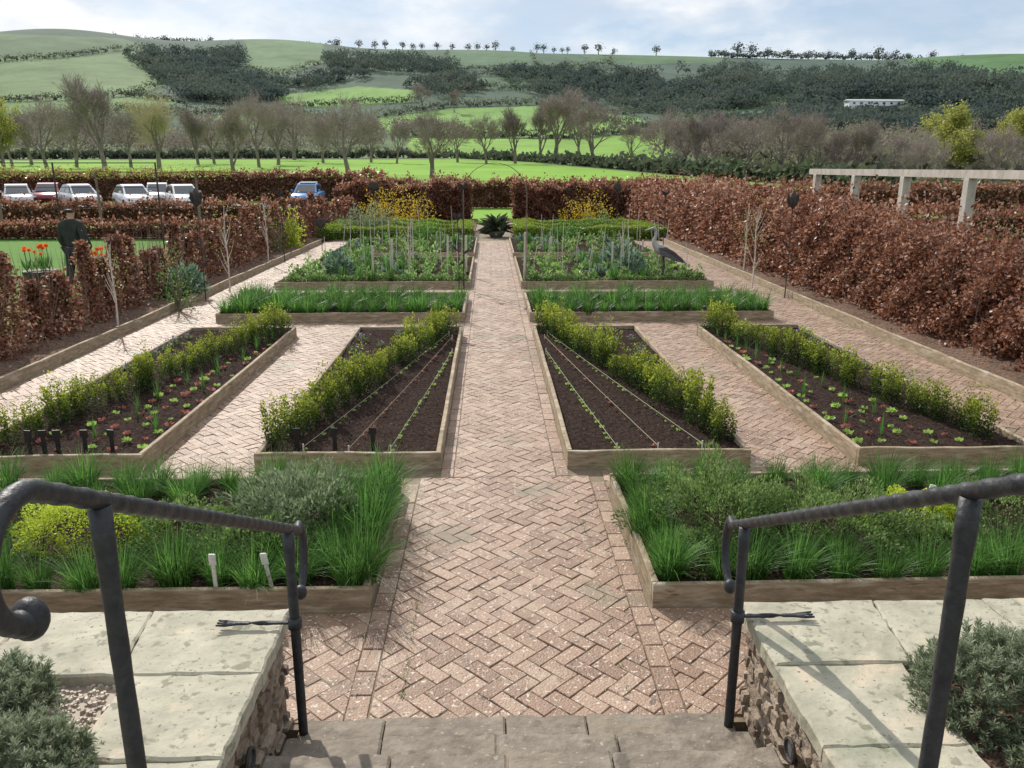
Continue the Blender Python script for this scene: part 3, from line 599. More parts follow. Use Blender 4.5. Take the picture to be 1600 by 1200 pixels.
# ---------------------------------------------------------------- plants templates
def box_plant(seed):
    n=1150; k=18; a=rng.uniform(0,6.28,k); r=.125*np.sqrt(rng.random(k)); hh=.42-.8*r+rng.normal(0,.055,k)
    c=rng.integers(0,k,n); t=rng.random(n)**.75; spread=1+.25*t
    P=np.stack([np.cos(a[c])*r[c]*spread,np.sin(a[c])*r[c]*spread,t*hh[c]],1)+rng.normal(size=(n,3))*np.array([.02,.02,.008])
    D=np.stack([P[:,0]*4,P[:,1]*4,np.full(n,.8)],1)+rng.normal(size=(n,3))*.65
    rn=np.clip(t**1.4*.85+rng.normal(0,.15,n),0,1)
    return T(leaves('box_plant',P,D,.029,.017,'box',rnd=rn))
BX=[box_plant(i) for i in range(6)]
def chive(n=230,L0=.34,name='chive_clump',W=.006,lean=.55,r0=.07):
    a=rng.uniform(0,6.28,n); r=r0*np.sqrt(rng.random(n)); B=np.stack([np.cos(a)*r,np.sin(a)*r,np.zeros(n)],1)
    return T(link(name,blades(name,B,a+rng.normal(0,.5,n),np.clip(rng.normal(lean,.28,n),.05,1.25),L0*rng.uniform(.5,1.1,n),np.full(n,W)),'chive'))
CH=[chive(320,.31,r0=.07,lean=.5,W=.0044) for _ in range(5)]; CF=[chive(170,.33,W=.009,r0=.08,lean=.5) for _ in range(4)]
def mound(name,c,rx,ry,h,n,L_,W_,m,label,cat,up=.5,lump=.12,group=None,parent=None,shell=.2):
    d=unit(rng.normal(size=(n,3))); d[:,2]=np.abs(d[:,2]); ph=rng.uniform(0,6,3)
    f=1+lump*np.sin(d[:,0]*6+ph[0])*np.sin(d[:,1]*7+ph[1])+lump*.7*np.sin(d[:,2]*9+d[:,0]*11+ph[2]); f=f*(1-shell*rng.random(n)**2)
    P=d*np.array([rx,ry,h])*f[:,None]; D=d+rng.normal(size=(n,3))*.5+np.array([0,0,up])
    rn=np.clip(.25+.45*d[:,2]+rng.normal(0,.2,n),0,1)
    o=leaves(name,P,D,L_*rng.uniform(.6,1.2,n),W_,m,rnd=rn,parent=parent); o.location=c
    if label: tag(o,label,cat,group)
    return o
for s in (-1,1):
    n=LR[s]
    for (xa,ya,xb,yb,desc,cnt) in ((1.98,6.78,.74,11.95,'inner seedling',18),(4.42,6.85,3.24,11.95,'outer lettuce',18)):
        for i in range(cnt):
            f=(i+.5*random.random()-.25)/(cnt-1); x=s*(xa+(xb-xa)*f)+random.uniform(-.05,.05); y=ya+(yb-ya)*f; k=random.uniform(.70,1.05)
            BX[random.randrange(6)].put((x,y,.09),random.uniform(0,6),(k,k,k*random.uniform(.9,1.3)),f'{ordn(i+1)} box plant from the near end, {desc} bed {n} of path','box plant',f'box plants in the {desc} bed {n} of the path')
for s in (-1,1):
    for r_ in range(3):
        for i in range(15):
            x=s*(.70+i*.272+random.uniform(-.06,.06)); y=13.42+r_*.6+random.uniform(-.1,.1)
            CF[random.randrange(4)].put((x,y,.09),random.uniform(0,6),random.uniform(.8,1.4),f'{ordn(i+1)} chive clump from the path, {("front","middle","rear")[r_]} row, {LR[s]} cross bed','chives',f'chive clumps in the {LR[s]} cross bed')
for s in (-1,1):
    spots=[]
    for i in range(18): spots.append((.98+i*.28,5.82,'rear row',1.05))
    if s<0:
        for i in range(6): spots.append((.90,5.62-i*.24,'path side',1.25))
        for i in range(4): spots.append((1.1,5.4-i*.3,'second path side',1.15))
    else:
        for i in range(6): spots.append((.95,5.65-i*.24,'path side',1.1))
    for i in range(19): spots.append((.97+i*.26,4.36,'front row',1.1))
    for i in range(10):
        x=1.45+i*.31
        if not 2.2<x<3.2: spots.append((x,4.60 if s<0 else 4.55,'second front row',.95))
    if s<0:
        for i in range(8): spots.append((1.95+i*.36,5.58,'second rear row',.95))
    else:
        for i in range(6): spots.append((2.4+i*.42,5.6,'second rear row',.9))
    idx={}
    for (x,y,rw,k) in spots:
        idx[rw]=idx.get(rw,0)+1
        CH[random.randrange(5)].put((s*x+random.uniform(-.05,.05),y+random.uniform(-.06,.06),.08),random.uniform(0,6),random.uniform(.72,1.2)*k*(1.05 if s<0 else .98),f'{ordn(idx[rw])} chive clump from the path, {rw} of {LR[s]} herb bed','chives',f'chive clumps in the {LR[s]} herb bed',rx=random.uniform(-.1,.1)+(.12 if rw=='front row' else 0),ry=(.14 if s<0 else -.08) if 'path' in rw else 0)
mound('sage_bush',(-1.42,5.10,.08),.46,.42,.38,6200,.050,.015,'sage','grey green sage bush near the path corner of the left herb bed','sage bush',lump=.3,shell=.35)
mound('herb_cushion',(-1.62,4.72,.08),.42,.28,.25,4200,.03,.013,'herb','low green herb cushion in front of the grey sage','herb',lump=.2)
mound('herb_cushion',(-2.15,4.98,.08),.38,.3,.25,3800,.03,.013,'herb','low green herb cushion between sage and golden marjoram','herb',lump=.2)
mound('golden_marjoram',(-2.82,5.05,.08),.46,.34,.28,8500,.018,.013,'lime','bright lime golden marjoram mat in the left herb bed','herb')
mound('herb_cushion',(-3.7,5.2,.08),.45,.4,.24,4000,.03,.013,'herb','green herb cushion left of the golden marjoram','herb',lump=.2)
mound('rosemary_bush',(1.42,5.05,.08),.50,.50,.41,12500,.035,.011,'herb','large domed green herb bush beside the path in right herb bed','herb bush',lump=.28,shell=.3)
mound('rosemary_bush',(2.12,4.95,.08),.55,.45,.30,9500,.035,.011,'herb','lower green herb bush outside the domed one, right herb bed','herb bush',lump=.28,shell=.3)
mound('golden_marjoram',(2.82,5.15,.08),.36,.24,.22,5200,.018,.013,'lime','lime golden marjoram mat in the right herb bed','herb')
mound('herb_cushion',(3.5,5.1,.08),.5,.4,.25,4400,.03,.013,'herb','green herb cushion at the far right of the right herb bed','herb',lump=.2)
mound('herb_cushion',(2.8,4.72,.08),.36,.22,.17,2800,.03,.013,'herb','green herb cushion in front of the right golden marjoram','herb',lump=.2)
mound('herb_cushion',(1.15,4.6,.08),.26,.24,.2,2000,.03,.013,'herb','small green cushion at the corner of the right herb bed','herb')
def lavender(c,rx,ry,h,shoots,label):
    n=shoots; d=unit(rng.normal(size=(n,3))); d[:,2]=np.abs(d[:,2]); B=d*np.array([rx,ry,h])*(1-.35*rng.random((n,1))**2)*(1+.14*np.sin(d[:,0:1]*7)*np.sin(d[:,1:2]*8+1))
    k=36; Bs=np.repeat(B,k,0); ax=unit(np.repeat(d,k,0)*.6+np.array([0,0,.8])+np.repeat(rng.normal(size=(n,3))*.2,k,0)); t=rng.random(len(Bs))
    P=Bs+ax*(t*.06)[:,None]; D=ax*.8+unit(rng.normal(size=P.shape))*.75
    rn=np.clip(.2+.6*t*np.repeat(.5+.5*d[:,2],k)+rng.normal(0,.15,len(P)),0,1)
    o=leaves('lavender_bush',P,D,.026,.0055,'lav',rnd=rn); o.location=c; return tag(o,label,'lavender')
lavender((-1.78,2.22,.50),.32,.28,.20,680,'grey green lavender bush on the left wall nearest the camera')
lavender((-2.05,2.66,.50),.26,.18,.17,400,'grey green lavender bush farther back on the left wall')
lavender((1.84,2.58,.50),.36,.26,.25,720,'grey green lavender bush at the back of the right wall')
lavender((1.93,2.16,.50),.29,.26,.18,440,'small lavender bush in front on the right wall')
def rosette(m,name,k=9,L_=.075,W_=.055):
    P=[];D=[]
    for i in range(k):
        a=i*2.4; P.append((math.cos(a)*.01,math.sin(a)*.01,.01)); e_=.45+.14*i; D.append((math.cos(a),math.sin(a),e_))
    return T(leaves(name,np.array(P),np.array(D),L_,W_,m,droop=.1))
LG=rosette('lett_g','green_lettuce',8); LD=rosette('lett_r','red_lettuce',7)
for s in (-1,1):
    for r_ in range(25):
        y=6.75+r_*.21; f=(y-6.85)/5.1; xo=4.42-1.18*f-.24; nn=0
        x=3.20
        while x<xo:
            nn+=1; red=(r_+nn)%2==0 if s<0 else (r_+nn)%3==0
            if random.random()<.86:
                (LD if red else LG).put((s*x+random.uniform(-.05,.05),y+random.uniform(-.05,.05),.112),random.uniform(0,6),random.uniform(.38,.88),f'{"red" if red else "green"} lettuce, {ordn(nn)} from the board in the {ordn(r_+1)} row, {LR[s]} bed','lettuce',f'lettuces in the {LR[s]} bed')
            x+=.225
def seedling(m,name): return T(leaves(name,np.array([(0,0,0)]*5),np.array([(1,0,.8),(-1,.2,.8),(0,1,1.),(.1,-1,1.2),(.1,.1,2)],float),.042,.026,m))
SG=seedling('lett_g','green_seedling'); SR=seedling('lett_r','red_seedling')
ON=chive(14,.26,'onion_seedling',.006,.35,.015)
for s in (-1,1):
    for i in range(14):
        y=7.0+i*.34; f=(y-6.85)/5.1; x=random.uniform(3.25,4.42-1.18*f-.25)
        ON.put((s*x,y,.1),random.uniform(0,6),random.uniform(.7,1.1),f'{ordn(i+1)} thin onion tuft from the near end among the {LR[s]} lettuces','onion',f'onion tufts among the {LR[s]} lettuces')
for s in (-1,1):
    ln=LR[s]
    for k,(xn,yn,xf,yf,t,nm) in enumerate(((.98,6.6,.62,10.4,SG,'inner'),(1.34,6.6,.66,11.3,SR,'middle'),(1.74,6.65,.72,11.6,SG,'outer'))):
        e=empty('string_line',(s*xn,yn,.12)); mb=MB(); dx,dy=s*(xf-xn),yf-yn
        mb.tube([(dx*i/8,dy*i/8,.035-.012*math.sin(PI*i/8)) for i in range(9)],.0024,4); mb.build('string','string',e)
        for (a,b) in ((0,0),(dx,dy)):
            mb=MB(); mb.tube([(a,b,-.05),(a,b,.06)],.007,6); mb.build('peg','stake',e)
        tag(e,f'{nm} planting string stretched over the soil, inner bed {ln} of path','string')
        for i in range(28):
            f=(i+.5)/28; t.put((s*(xn+(xf-xn)*f)+random.uniform(-.015,.015),yn+dy*f+random.uniform(-.05,.05),.112),random.uniform(0,6),random.uniform(.3,1.0),f'{ordn(i+1)} seedling from the near end of the {nm} string row, {ln} bed','seedling',f'seedlings on the {nm} string, {ln} bed')
def pansy():
    e=empty('pansy'); n=70; P=rng.normal(size=(n,3))*np.array([.05,.05,.02])+np.array([0,0,.04]); leaves('foliage',P,rng.normal(size=(n,3))+np.array([0,0,.8]),.03,.018,'herb',e)
    n=9; P=rng.normal(size=(n,3))*np.array([.05,.05,.012])+np.array([0,0,.09]); leaves('flowers',P,rng.normal(size=(n,3))+np.array([0,-1,.3]),.032,.03,'pansyp',e); return T(e)
PN=pansy()
for s in (-1,1):
    for i in range(6):
        PN.put((s*(1.92-.10*i*(i%2)),9.9+i*.34,.1),i,random.uniform(.7,1.1),f'{ordn(i+1)} pansy behind the box row, inner bed {LR[s]} of path','pansy','pansies in the inner beds')
        PN.put((s*(4.5-.05*(i%2)),9.6+i*.38,.1),i,random.uniform(.7,1.1),f'{ordn(i+1)} pansy behind the box row, outer bed {LR[s]} of path','pansy','pansies in the outer beds')
def plabel(m,w_,h_,st_):
    e=empty('plant_label'); mb=MB(); mb.box(-w_/2,w_/2,-.006,.002,st_,st_+h_,ch=.003); mb.build('label_plate',m,e); mb=MB(); mb.box(-w_*.28,w_*.28,-.003,.003,-.05,st_+.002); mb.build('label_stem',m,e); return T(e)
BLK=plabel('black',.062,.055,.16); WHT=plabel('white',.035,.06,.12)
for i,x_ in enumerate((42,65,87,130,172,463,522,582)):
    p=AT(x_,672,6.66); BLK.put((p[0],6.66,.085),random.uniform(-.2,.2),1.1,f'{ordn(i+1)} black plant label from the left at the front of the near left beds','plant label','black plant labels')
for i,(x_,y_) in enumerate(((355,862),(432,872),(1452,782))):
    p=G(x_,y_,.24); WHT.put((p[0],(4.27,4.27,5.2)[i],.14),random.uniform(-.4,.4),1.15,('white plant label leaning in front of the left herb bed','smaller white plant label nearer the path in the left herb bed','white plant label in the right herb bed')[i],'plant label',ry=random.uniform(-.2,.2))
# ---------------------------------------------------------------- hedges
def pdf_y(y0,y1,n,near=6.):
    u=rng.random(n); a=1/(y0+near); b=1/(y1+near); return 1/(a+(b-a)*u)-near
def hedge_y(name,label,x0,x1,y0,y1,hf,n,L0,plants=False,core=True,facing=-1):
    o=empty(name,((x0+x1)/2,y0,0)); cx=(x0+x1)/2
    y=pdf_y(y0,y1,n)
    if not plants:
        face=rng.random(n); hy=hf(y)*(1+.05*np.sin(y*2.1)+.06*np.sin(y*5.3+1)+.05*np.sin(y*11)); z=hy*rng.random(n)
        dep=np.abs(rng.normal(0,.16,n)); x=np.zeros(n); Nn=np.zeros((n,3)); sg=facing; xin=x0 if facing<0 else x1; xout=x1 if facing<0 else x0
        a=face<.55; x=np.where(a,xin-sg*dep-sg*.22*(z/hy),0); Nn[a]=(sg,0,0)
        b=(face>=.55)&(face<.92); x=np.where(b,x0+.18+(x1-x0-.18)*rng.random(n),x); z=np.where(b,hy-dep,z); Nn[b]=(0,0,1)
        c=face>=.92; x=np.where(c,xout+sg*dep,x); Nn[c]=(-sg,0,0)
        bul=.20*np.sin(y*3.3+z*2)*np.sin(z*4.1+y*1.7)+.16*np.sin(y*8.7+z)*np.sin(z*9+1)+.11*np.sin(y*19)*np.sin(z*17+y)+.10*rng.normal(size=n)
        spike=rng.random(n)<.28
        x=x+np.where(b,0,Nn[:,0]*bul); z=z+np.where(b,bul*.8+np.where(spike,.21*np.abs(rng.normal(size=n)),0),0)
    else:
        pitch=.66; k=np.floor((y-y0)/pitch); hs=lambda q_,m_:np.modf(np.abs(np.sin(q_*m_)*43758.5))[0]
        hk=hf(y)*(.64+.50*hs(k+1,12.9)); yc=y0+(k+.5)*pitch+(hs(k+1,7.3)-.5)*.22; z=hk*rng.random(n)**.8
        wv=.33*(1-.72*(z/hk)**1.2)*(.65+.55*hs(k+1,3.7)); ang=rng.uniform(0,2*PI,n); r=wv*(.25+.75*rng.random(n))
        fl=1+.45*np.sin(z*7+k*2)*np.sin(ang*3+k)
        y=yc+np.sin(ang)*r*fl; x=cx+(hs(k+1,5.1)-.5)*.15+np.cos(ang)*r*fl*1.05; Nn=np.stack([np.cos(ang),np.sin(ang),.3+0*ang],1)
    P=np.stack([x-cx,y-y0,z],1)
    D=Nn*.5+rng.normal(size=P.shape)*.8+np.array([0,0,-.1]); Ls=L0*(1+np.maximum(y-6,0)/14)*rng.uniform(.6,1.25,len(P))
    leaves('foliage',P,D,Ls,Ls*.6,'copper',o)
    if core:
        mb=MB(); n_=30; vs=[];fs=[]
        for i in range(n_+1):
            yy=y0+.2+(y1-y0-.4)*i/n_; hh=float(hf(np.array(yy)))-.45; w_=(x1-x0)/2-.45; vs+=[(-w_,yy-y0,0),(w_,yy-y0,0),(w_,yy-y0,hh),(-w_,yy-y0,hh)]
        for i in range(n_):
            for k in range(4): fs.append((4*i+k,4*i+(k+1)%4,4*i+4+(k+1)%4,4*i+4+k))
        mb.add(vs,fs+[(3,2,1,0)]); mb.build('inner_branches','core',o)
    k=int((y1-y0)*(18 if not plants else 26)); yy=pdf_y(y0,y1,k); A=np.stack([rng.uniform(x0+.12,x1-.15,k)-cx,yy-y0,np.zeros(k)],1); 
    D2=rng.normal(size=(k,3))*.17+np.array([0,0,1]); leaves('stems',A,D2,hf(yy)*rng.uniform(.8,1.25,k),.012,'twig',o)
    return tag(o,label,'hedge')
def hedge_x(name,label,x0,x1,y0,y1,h,n,L0,mat_='copper',hvar=.05,core='core'):
    o=empty(name,((x0+x1)/2,(y0+y1)/2,float(0))); x=rng.uniform(x0,x1,n); face=rng.random(n); hy=h*(1+hvar*np.sin(x*1.9)+hvar*np.sin(x*4.7+1)); z=rng.random(n)*hy; dep=np.abs(rng.normal(0,.08,n))
    a=face<.6; y=np.where(a,y0+dep,rng.uniform(y0,y1,n)); z=np.where(a,z,hy-dep*.7); Nn=np.where(a[:,None],np.array([0,-1.,0]),np.array([0,0,1.]))
    bul=.14*min(1,h)*np.sin(x*3.3+z*2)*np.sin(z*4.1+x*1.7); y=y-np.where(a,bul,0); z=z+np.where(a,0,bul)
    if mat_=='copper': z=z+np.where((~a)&(rng.random(n)<.25),.17*np.abs(rng.normal(size=n)),0)
    P=np.stack([x-(x0+x1)/2,y-(y0+y1)/2,z],1); Ls=L0*rng.uniform(.6,1.25,n)
    leaves('foliage',P,Nn*.6+rng.normal(size=P.shape)*.7,Ls,Ls*.65,mat_,o,rnd=np.clip(rng.random(n)*.7+.3*(~a),0,1) if mat_!='copper' else None)
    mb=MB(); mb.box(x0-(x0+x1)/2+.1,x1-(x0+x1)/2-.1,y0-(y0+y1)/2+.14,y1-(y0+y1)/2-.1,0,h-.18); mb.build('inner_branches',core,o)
    return tag(o,label,'hedge')
hedge_y('beech_hedge','tall coppery beech hedge running down the right side of the garden',6.5,7.9,4.5,39.5,lambda y:1.24+.34*smooth((y-12.5)/5),190000,.048,facing=-1)
hedge_y('beech_hedge','gappy coppery beech hedge running down the left side of the garden',-6.95,-6.25,5.3,39,lambda y:1.40-.22*np.exp(-((y-12.6)/1.0)**2),62000,.048,plants=True,core=False,facing=1)
hedge_x('beech_hedge','coppery beech hedge closing the back of the garden, left of the gap',-7.6,-.95,39.8,41,1.55,18000,.13,hvar=.07)
hedge_x('beech_hedge','coppery beech hedge closing the back of the garden, right of the gap',.95,8.2,39.8,41,1.52,18000,.13,hvar=.07)
hedge_x('beech_hedge','continuous coppery hedge seen through the gap beyond the lawn',-7.9,16,52,53,1.5,20000,.18)
hedge_x('beech_hedge','coppery beech hedge behind the parked cars',-60,-8,62,63.5,1.9,32000,.22)
hedge_x('beech_hedge','low coppery beech hedge in front of the parked cars',-34,-7.8,38,39,.82,24000,.13,hvar=.1)
hedge_x('beech_hedge','lower beech hedge crossing the left lawn behind the walker',-20,-7.6,30,30.8,.5,9000,.12)
hedge_x('beech_hedge','distant coppery hedge beyond the right hedge, under the field',9,60,45,46.5,1.4,26000,.18)
hedge_x('beech_hedge','beech hedge beyond the pergola on the right',9.0,24,19,20.2,1.45,20000,.11)
for s in (-1,1):
    for k,(a,b,c,d) in enumerate(((.75,6.2,28.8,29.4),(.75,6.2,32.6,33.2),(.75,1.35,29.45,32.55),(5.6,6.2,29.45,32.55),(1.4,5.5,30.7,31.2))):
        x0,x1=sorted((s*a,s*b)); wv=(b-a)*(d-c)+(b-a)*.4+.5
        hedge_x('box_hedge',f'clipped yellow green low box hedge, {["front run","rear run","path side run","outer run","middle run"][k]} of the {LR[s]} parterre',x0,x1,c,d,.42,int(1700*wv)+600,.06,'boxhedge',.02,'herb')
# ---------------------------------------------------------------- rear vegetables
def veg(name,n,h,r,L_,W_,m,up=.6):
    d=unit(rng.normal(size=(n,3))); d[:,2]=np.abs(d[:,2]); P=d*np.array([r,r,h])*rng.random((n,1))**.5; return T(leaves(name,P,d+np.array([0,0,up])+rng.normal(size=d.shape)*.3,L_*rng.uniform(.6,1.2,n),W_,m))
VA=veg('leafy_vegetable',90,.22,.14,.08,.05,'veg'); VB=chive(70,.38,'onion_plant',.014,.3,.05); VC=veg('small_brassica',60,.16,.13,.09,.06,'kale'); VD=veg('bean_plant',90,.42,.11,.065,.042,'veg'); VE=rosette('lett_g','salad_plant',9,.12,.09)
VT=[VA,VB,VD,VA,VE,VC]; VN=['leafy vegetable','onion','bean plant','broad leafy vegetable','pale salad plant','small brassica']
for s in (-1,1):
    for bi,(y0,y1,dy) in enumerate(((17.3,21.8,.56),(23.3,27.6,.8))):
        for r_ in range(int((y1-y0)/dy)+1):
            for i in range(11):
                k=(r_*2+bi+(i//4))%6
                if random.random()<.10: continue
                VT[k].put((s*(.82+i*.355+random.uniform(-.07,.07)),y0+r_*dy+random.uniform(-.09,.09),.1),random.uniform(0,6),random.uniform(.6,1.3),
                  f'{VN[k]}, {ordn(i+1)} from the path, {ordn(r_+1)} row of the {"nearer" if bi==0 else "farther"} {LR[s]} vegetable bed','vegetable',f'vegetables in the {"nearer" if bi==0 else "farther"} {LR[s]} bed')
for s in (-1,1):
    hedge_x('thyme_edging',f'low green herb edging along the front of the {LR[s]} vegetable bed',*sorted((s*.62,s*4.5)),17.1,17.4,.24,4200,.05,'herb',.12,'herb')
    CN=[]
    for i in range(26):
        h_=random.uniform(.7,1.3); mb=MB(); mb.tube([(0,0,-.1),(random.uniform(-.03,.03),0,h_*.5),(random.uniform(-.06,.06),random.uniform(-.04,.04),h_)],[.009,.008,.006],5); o=mb.build('garden_cane','stake')
        CN.append((random.uniform(.8,4.4),o))
    CN.sort(key=lambda t:t[0])
    for i,(x,o) in enumerate(CN): o.location=(s*x,random.choice((18.1,19.6,21.0,24.2,25.8)),.08); tag(o,f'{ordn(i+1)} thin cane outward from the path, {LR[s]} vegetable beds','cane',f'thin canes in the {LR[s]} vegetable beds')
for (x_,y_,yy,sc,lab) in ((530,430,18.2,.85,'blue green kale plant at the front of the rear left bed'),(985,440,18.4,.85,'tall dark green kale beside the heron sculpture'),(290,440,15.8,.9,'broad leaved green plant by the left hedge'),(965,400,20,1.0,'tall green plant behind the heron sculpture')):
    p=AT(x_,y_,yy); n=420; d=unit(rng.normal(size=(n,3))); d[:,2]=np.abs(d[:,2]); P=d*np.array([.38,.38,.6])*rng.random((n,1))**.4
    e=empty('kale_plant',(p[0],yy,.1)); leaves('foliage',P,d+rng.normal(size=d.shape)*.3,.18,.08,'kale',e); mb=MB(); mb.tube([(0,0,0),(.02,0,.45)],[.02,.012],6); mb.build('stem','twig',e); e.scale=(sc,)*3; tag(e,lab,'kale')
for (x_,yy,r_,h_,m_k,lab,dn) in ((600,37.5,1.1,1.5,'yellow','yellow flowering shrub against the back hedge, left',.3),(648,38,.9,1.3,'yellow','second yellow flowering shrub nearer the gap, left',.25),(915,38,1.2,1.25,'yellow','yellow flowering shrub against the back hedge, right',.25),(578,30.5,1.3,.95,'sage','grey green rounded shrub beside the left parterre',1),(665,27.5,.6,.6,'chive','green grassy clump in the far left bed',1),(880,27.5,.6,.6,'chive','green grassy clump in the far right bed',1),(940,30.5,1.0,.7,'herb','green shrub beside the right parterre',1),(1575,12.5,.6,1.5,'herb','green shrub at the right edge beyond the hedge',.8),(265,14.5,.35,1.0,'herb','small green shrub growing through the left hedge',.8),(432,24,.3,1.0,'herb','narrow green shrub by the left edging',1),(455,25.5,.3,1.1,'lime','lime green shrub by the left edging',1)):
    p=AT(x_,350,yy); n=int(2600*r_*max(h_,.6)*dn); 
    e=empty('garden_shrub',(p[0],yy,0)); mound('foliage',(0,0,0),r_,r_*.7,h_,n,.09 if yy>25 else .05,.05 if yy>25 else .025,m_k,None,None,shell=.75,lump=.3,parent=e)
    for k in range(5):
        mb=MB(); a=k*1.3; mb.tube([(0,0,0),(math.cos(a)*r_*.3,math.sin(a)*r_*.2,h_*.5),(math.cos(a)*r_*.6,math.sin(a)*r_*.45,h_*.9)],[.02,.014,.006],5); mb.build('branch','twig',e)
    tag(e,lab,'shrub')
def whip(x,y,h,lab):
    rd=random.Random(int(abs(x*100))); e=empty('young_tree',(x,y,.05)); mb=MB()
    mb.tube([(0,0,0),(.02,0,h*.35),(.0,.02,h*.7),(.03,0,h)],[.018,.013,.009,.004],6)
    for i in range(12):
        z=h*rd.uniform(.2,.85); a=rd.uniform(0,6.28); l=rd.uniform(.3,.55)*h*.4; p1=(math.cos(a)*l*.3,math.sin(a)*l*.3,z+l*.6); p2=(math.cos(a)*l*.5,math.sin(a)*l*.5,z+l*1.2)
        mb.tube([(0,0,z-.01),p1,p2],[.007,.005,.002],4)
    mb.build('trunk','stake',e); n=140; P=rng.normal(size=(n,3))*np.array([.18,.18,h*.2])+np.array([0,0,h*.7]); leaves('crown',P,rng.normal(size=P.shape),.03,.02,'budleaf',e)
    return tag(e,lab,'young tree')
whip(-5.35,16.3,1.75,'thin pale young tree beside the left edging board'); whip(5.3,16.5,1.7,'thin pale young tree at the right corner beyond the chives'); whip(-1.9,17.8,1.3,'thin pale young tree in the rear left vegetable bed'); whip(2.9,18.4,1.3,'thin pale young tree in the rear right vegetable bed')
whip(-5.95,12.6,1.3,'thin pale young tree at the nearer left edging'); whip(-5.95,21.5,1.6,'thin pale young tree farther along the left edging'); whip(6.05,19.5,1.6,'thin pale young tree farther along the right edging')
for i,(x_,y0,y1,yy) in enumerate(((583,388,436,18.6),(613,378,425,20.0),(728,372,432,19.0),(819,368,440,17.4),(955,382,430,19.2),(1003,378,405,24.),(700,372,412,22.),(860,374,405,24.))):
    p=AT(x_,y1,yy); q_=AT(x_,y0,yy); mb=MB(); mb.tube([(0,0,-.1),(.01,0,.3),(0.015,.01,q_[2]-.05)],[.03,.028,.024],7); mb.lathe([(.028,0),(.03,.02),(.02,.04)],7,(0.015,.01,q_[2]-.06)); o=mb.build('garden_stake','stake'); o.location=(p[0],yy,.08)
    tag(o,f'{ordn(sorted([583,613,728,819,955,1003,700,860]).index(x_)+1)} pale wooden stake from the left in the rear vegetable beds','stake','pale stakes in the vegetable beds')
# ---------------------------------------------------------------- arch, iron flowers
ar=empty('metal_arch',(0,17.2,0)); 
for yy in (-.18,.18):
    mb=MB(); pts=[(-.66,yy,0),(-.66,yy,1.0),(-.66,yy,1.95)]+[(-.66*math.cos(a),yy,1.95+.62*math.sin(a)) for a in np.linspace(.15,PI-.15,14)]+[(.66,yy,1.95),(.66,yy,1.0),(.66,yy,0)]; mb.tube(pts,.0055,6); mb.build('hoop','twig',ar)
for a in np.linspace(.2,PI-.2,6): mb=MB(); mb.tube([(-.66*math.cos(a),-.18,1.95+.62*math.sin(a)),(-.66*math.cos(a),.18,1.95+.62*math.sin(a))],.004,5); mb.build('crossbar','twig',ar)
tag(ar,'slender metal rose arch spanning the central brick path','arch')
def petal(mb,c,d,up,L_,W_):
    c=Vector(c); d=Vector(d).normalized(); sd=d.cross(Vector(up)).normalized(); n=d.cross(sd)
    mb.add([c,c+d*L_*.45+sd*W_/2+n*.01,c+d*L_,c+d*L_*.45-sd*W_/2+n*.01],[(0,1,2,3)])
def pole(x,y,h,kind,lab):
    e=empty('iron_flower_sculpture',(x,y,0)); mb=MB(); mb.tube([(0,0,0),(0.01,0,h*.5),(0,0,h)],[.012,.010,.009],8); mb.build('stem','irondark',e)
    mb=MB()
    if kind=='bud':
        mb.lathe([(.01,0),(.06,.04),(.085,.12),(.08,.2),(.05,.28),(.012,.34)],12,(0,0,h-.08))
        for k in range(6):
            a=k*PI/3; petal(mb,(math.cos(a)*.07,math.sin(a)*.07,h-.04),(math.cos(a)*.12,math.sin(a)*.12,1),(math.sin(a),-math.cos(a),0),.26,.07)
    elif kind=='sun':
        for k in range(18):
            a=2*PI*k/18; mb.add([(math.cos(a-.12)*.14,0,h+math.sin(a-.12)*.14),(math.cos(a+.12)*.14,0.01,h+math.sin(a+.12)*.14),(math.cos(a)*.27,-.03,h+math.sin(a)*.27)],[(0,1,2)])
        pr=[(.15,-.02),(.15,.02),(.10,.045),(.01,.05)]; m2=MB(); m2.lathe(pr,18); mb.add([(v[0],-v[2],h+v[1]) for v in m2.v],m2.f)
    else:
        for k in range(6):
            a=2*PI*k/6; petal(mb,(0,0,h-.02),(math.cos(a)*.6,math.sin(a)*.6,.9),(math.sin(a),-math.cos(a),0),.2,.08)
        mb.lathe([(.01,0),(.035,.03),(.035,.07),(.01,.1)],8,(0,0,h-.03))
    mb.build('flower_head','irondark',e)
    for k in range(2): mb=MB(); petal(mb,(0,0,h*(.35+.2*k)),((-1)**k,.2,.9),(0,1,0),.2,.06); mb.build('leaf','irondark',e)
    return tag(e,lab,'metal sculpture','iron flower sculptures')
pole(AT(305,300,15.6)[0],15.6,1.85,'bud','iron bud shaped finial on a tall pole in the left hedge')
pole(AT(1240,305,15.6)[0],15.6,1.8,'bud','iron bud shaped finial on a tall pole against the right hedge')
pole(AT(584,287,31)[0],31,1.8,'sun','spiky iron sunflower in front of the back hedge, left')
pole(AT(965,290,31)[0],31,1.75,'sun','spiky iron sunflower in front of the back hedge, right')
pole(AT(662,293,31)[0],31,1.65,'lily','iron lily sculpture rising left of the garden gap')
pole(AT(888,296,31)[0],31,1.6,'lily','iron lily sculpture rising right of the garden gap')
pole(AT(437,300,22)[0],22,1.75,'lily','iron lily sculpture beside the left hedge, middle distance')
pole(AT(1040,300,22)[0],22,1.75,'lily','iron lily sculpture near the right hedge, middle distance')
pole(AT(501,352,25)[0],25,.85,'sun','short iron sunflower sculpture at the left of the rear beds')
pole(AT(722,285,17.0)[0],17.0,2.05,'lily','tall iron lily standing at the left foot of the arch')
pole(AT(715,335,16.8)[0],16.85,1.45,'lily','shorter iron lily standing at the left foot of the arch')
